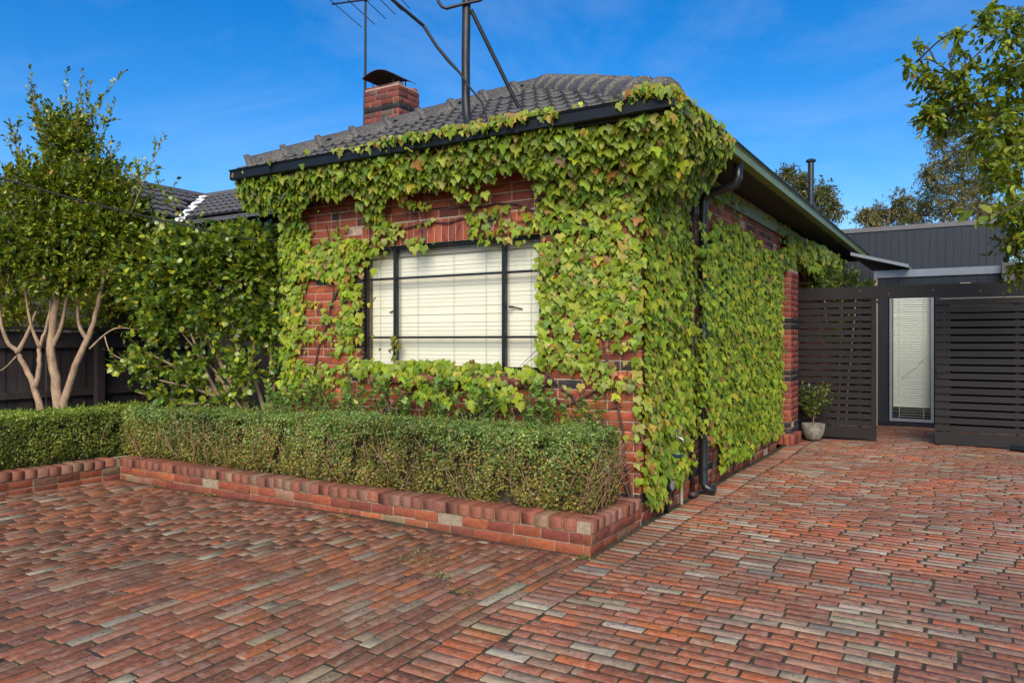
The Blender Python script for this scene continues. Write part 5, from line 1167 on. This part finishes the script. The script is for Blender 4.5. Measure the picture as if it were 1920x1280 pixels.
# near branch with big leaves entering from the right
nr = Plant('cherry_tree', (4.35, -.35, -.05), 'broad-leaved branch poking into the right edge, nearer than the maple', 'tree')
nr.limb([(4.35, -.35, -.1), (4.3, -.35, 1.2), (4.2, -.4, 2.2), (3.95, -.4, 2.9)], .07, .03, BD, 'trunk', 10, .008)
nr.limb([(3.95, -.4, 2.9), (3.3, -.5, 2.75), (2.85, -.58, 2.50), (2.52, -.66, 2.30), (2.33, -.72, 2.36)], .018, .003, BD, 'branch', 6, .004)
nr.limb([(4.1, -.4, 2.6), (3.4, -.55, 3.05), (2.9, -.6, 2.9), (2.6, -.65, 2.68)], .016, .003, BD, 'branch', 6, .004)
nr.limb([(3.95, -.4, 2.9), (3.3, -.5, 3.2), (2.75, -.6, 3.18)], .014, .003, BD, 'branch', 6, .004)
nr.limb([(4.2, -.4, 2.2), (3.4, -.5, 2.0), (2.75, -.6, 1.98)], .014, .003, BD, 'branch', 6, .004)
for a in ((2.52, -.66, 2.31), (2.4, -.7, 2.33), (2.75, -.6, 2.42), (2.62, -.64, 2.70), (2.74, -.62, 2.80), (2.76, -.6, 3.18), (2.9, -.6, 3.15), (2.78, -.6, 1.99), (2.9, -.58, 2.02), (3.0, -.58, 2.6), (3.1, -.55, 2.95), (3.3, -.5, 3.2), (3.4, -.5, 2.7), (3.4, -.5, 2.02), (3.8, -.4, 3.0), (3.6, -.4, 3.2)):
    nr.sprig(a, (-1, -.2, .1), .09, 4, .088, .002, .8, droop=.3)
nr.finish(OVAL, [(40, (.22, .26, .03)), (30, (.15, .21, .03)), (20, (.30, .30, .035))], 60, M['leaf_o'], M['leaf_m'], BD, .12, .1, 85)

# ---- distant trees over the rear roofs
EUC = [((-2.1, 19.2, 0), 'slim grey-green tree behind the flue pipe over the long gutter', [(-2.50,18.91,6.76,0.37),(-2.11,18.54,6.32,0.46),(-1.88,19.02,6.05,0.50),(-1.68,20.25,6.32,0.45),(-1.49,20.60,5.83,0.42),(-2.21,18.23,5.63,0.49),(-1.85,19.78,5.57,0.51),(-2.0,19.2,5.0,.7)], (.12, .125, .05)),
       ((-.4, 27.4, 0), 'low feathery tree over the middle of the dark upper box', [(-1.12,25.91,6.38,0.37),(-0.73,27.72,6.71,0.47),(0.07,27.30,7.00,0.50),(-0.30,28.36,6.77,0.43),(0.15,28.87,6.58,0.44),(-0.87,27.14,6.22,0.38),(-.4,27.4,5.6,.8)], (.15, .14, .05)),
       ((2.2, 31.0, 0), 'tall open-crowned eucalypt behind the right end of the dark upper box', [(1.18,32.45,10.54,0.59),(1.82,30.43,10.43,0.44),(2.02,29.73,9.15,0.76),(1.42,31.20,9.08,0.68),(0.92,28.90,8.25,0.43),(1.27,29.70,7.70,0.77),(2.20,31.00,8.05,0.89),(2.98,32.18,8.40,0.80),(2.58,30.35,7.02,0.76),(1.65,29.39,6.75,0.76),(0.60,31.64,7.40,0.58),(3.15,31.25,6.88,0.67),(3.80,33.90,6.27,0.71),(4.00,33.80,5.54,0.70),(2.58,31.13,9.82,0.56),(3.16,31.77,9.21,0.67),(0.46,30.34,6.76,0.57)], (.15, .14, .055))]
for i, (loc, lab, cls, base_c) in enumerate(EUC):
    e = Plant('background_tree', loc, lab, 'tree', 'trees beyond the rear roofs'); x, y, _ = loc; zt = max(c_[2] for c_ in cls)
    e.limb([(x, y, -.1), (x+.1, y, zt*.4), (x-.1, y+.1, zt*.75), (x+.05, y, zt*.97)], .16, .04, M['bark'], 'trunk', 8, .02)
    e.reach([c_[:3] for c_ in cls], .035, .012, M['bark'], 'branch')
    for c_ in cls: e.clump(c_[:3], (c_[3]*1.1,)*3, int(260*c_[3]**1.4)+24, .125, .34, 8, .2, .1, .007, droop=.35)
    bc = np.array(base_c); e.finish(DIAM, [(40, tuple(bc)), (30, tuple(bc*1.5)), (20, tuple(bc*.6)), (10, tuple(bc*2.1))], 0, M['leaf_o'], M['leaf_m'], M['bark'], .2, .2, 86+i)
# yellow-green shrubbery beyond the fence, seen under the crown
for i, (X, Y, Z, r_) in enumerate(((-8.45, -1.1, 2.05, .95), (-8.40, .5, 2.1, .95), (-8.6, -2.7, 2.3, 1.0))):
    e = Plant('garden_shrub', (X, Y, 0), ('sunlit yellow-green shrub over the fence behind the pale trunks', 'sunlit yellow-green shrub over the fence behind the fanned stems', 'sunlit yellow-green shrub over the fence at the left edge')[i], 'shrub', 'shrubs beyond the fence')
    e.limb([(X, Y, -.1), (X+.05, Y, 1.0), (X, Y+.05, Z)], .06, .02, M['bark'], 'trunk', 7, .01); e.clump((X, Y, Z), (r_*.6, r_, r_*.8), 900, .07, .22, 8, .3, .3, .003)
    e.finish(DIAM, [(40, (.30, .34, .025)), (30, (.40, .40, .03)), (20, (.18, .24, .02))], 0, M['leaf_o'], M['leaf_m'], M['bark'], .2, .2, 95+i)

# ---- wires and litter
t = MB(); t.tube([(-7.6, -3.4, 3.55), (-6.41, -1.95, 3.27), (-5.9, -1.35, 3.06), (-5.4, -.75, 2.90), (-4.75, -.2, 2.72), (-4.15, .05, 2.66)], .010, 6)
tag(t.build('phone_cable', M['wire']), 'thin black cable slung from the left through the tree to the house', 'cable')
n = 150; X = np.concatenate([rng.uniform(-5.7, -.2, 90), rng.uniform(.1, 3, 60)]); Y = np.concatenate([-1.06-np.abs(rng.normal(0, .35, 90)), rng.uniform(-2.5, 5, 60)])
V, F, C_ = instances(DIAM[0], DIAM[1], np.c_[X, Y, gz(X, Y)+.012], basis(np.c_[rng.normal(0, 1, (n, 2)), np.zeros(n)], np.c_[rng.normal(0, .25, (n, 2)), np.ones(n)]), rng.uniform(.012, .032, n), colours(n, [(3, (.30, .22, .12)), (2, (.42, .36, .25)), (2, (.22, .2, .05)), (1, (.5, .46, .4))]))
tag(obj_from('leaf_litter', mesh_np('leaf_litter', V, [F], C_), M['leaf_m']), 'scattered small dry leaves on the brick paving', 'leaf litter', kind='stuff')

# small weeds rooted in the paving joints
wp = []
for X, Y, r_, k in ((-.92, -1.75, .10, 60), (-1.10, -1.70, .06, 30), (-.62, -1.95, .05, 26), (-.30, -2.15, .04, 20), (.03, -1.07, .05, 40), (2.02, -3.00, .06, 40), (-2.3, -1.12, .05, 26), (-4.2, -1.08, .05, 24)):
    wp.append(np.c_[rng.normal(X, r_, k), rng.normal(Y, r_, k), np.full(k, .002)])
wp = np.vstack(wp); wp[:, 2] += gz(wp[:, 0], wp[:, 1]); n = len(wp)
V, F, C_ = instances(DIAM[0]*np.array((1.4, 1, 1)), DIAM[1], wp, basis(np.c_[rng.normal(0, .7, (n, 2)), np.ones(n)*.8], np.c_[rng.normal(0, .6, (n, 2)), np.ones(n)]), rng.uniform(.012, .030, n), colours(n, [(3, (.10, .16, .03)), (2, (.17, .22, .04)), (2, (.28, .26, .10))]))
tag(obj_from('joint_weeds', mesh_np('joint_weeds', V, [F], C_), M['leaf_m']), 'tiny green weeds sprouting from the paving joints', 'weeds', kind='stuff')
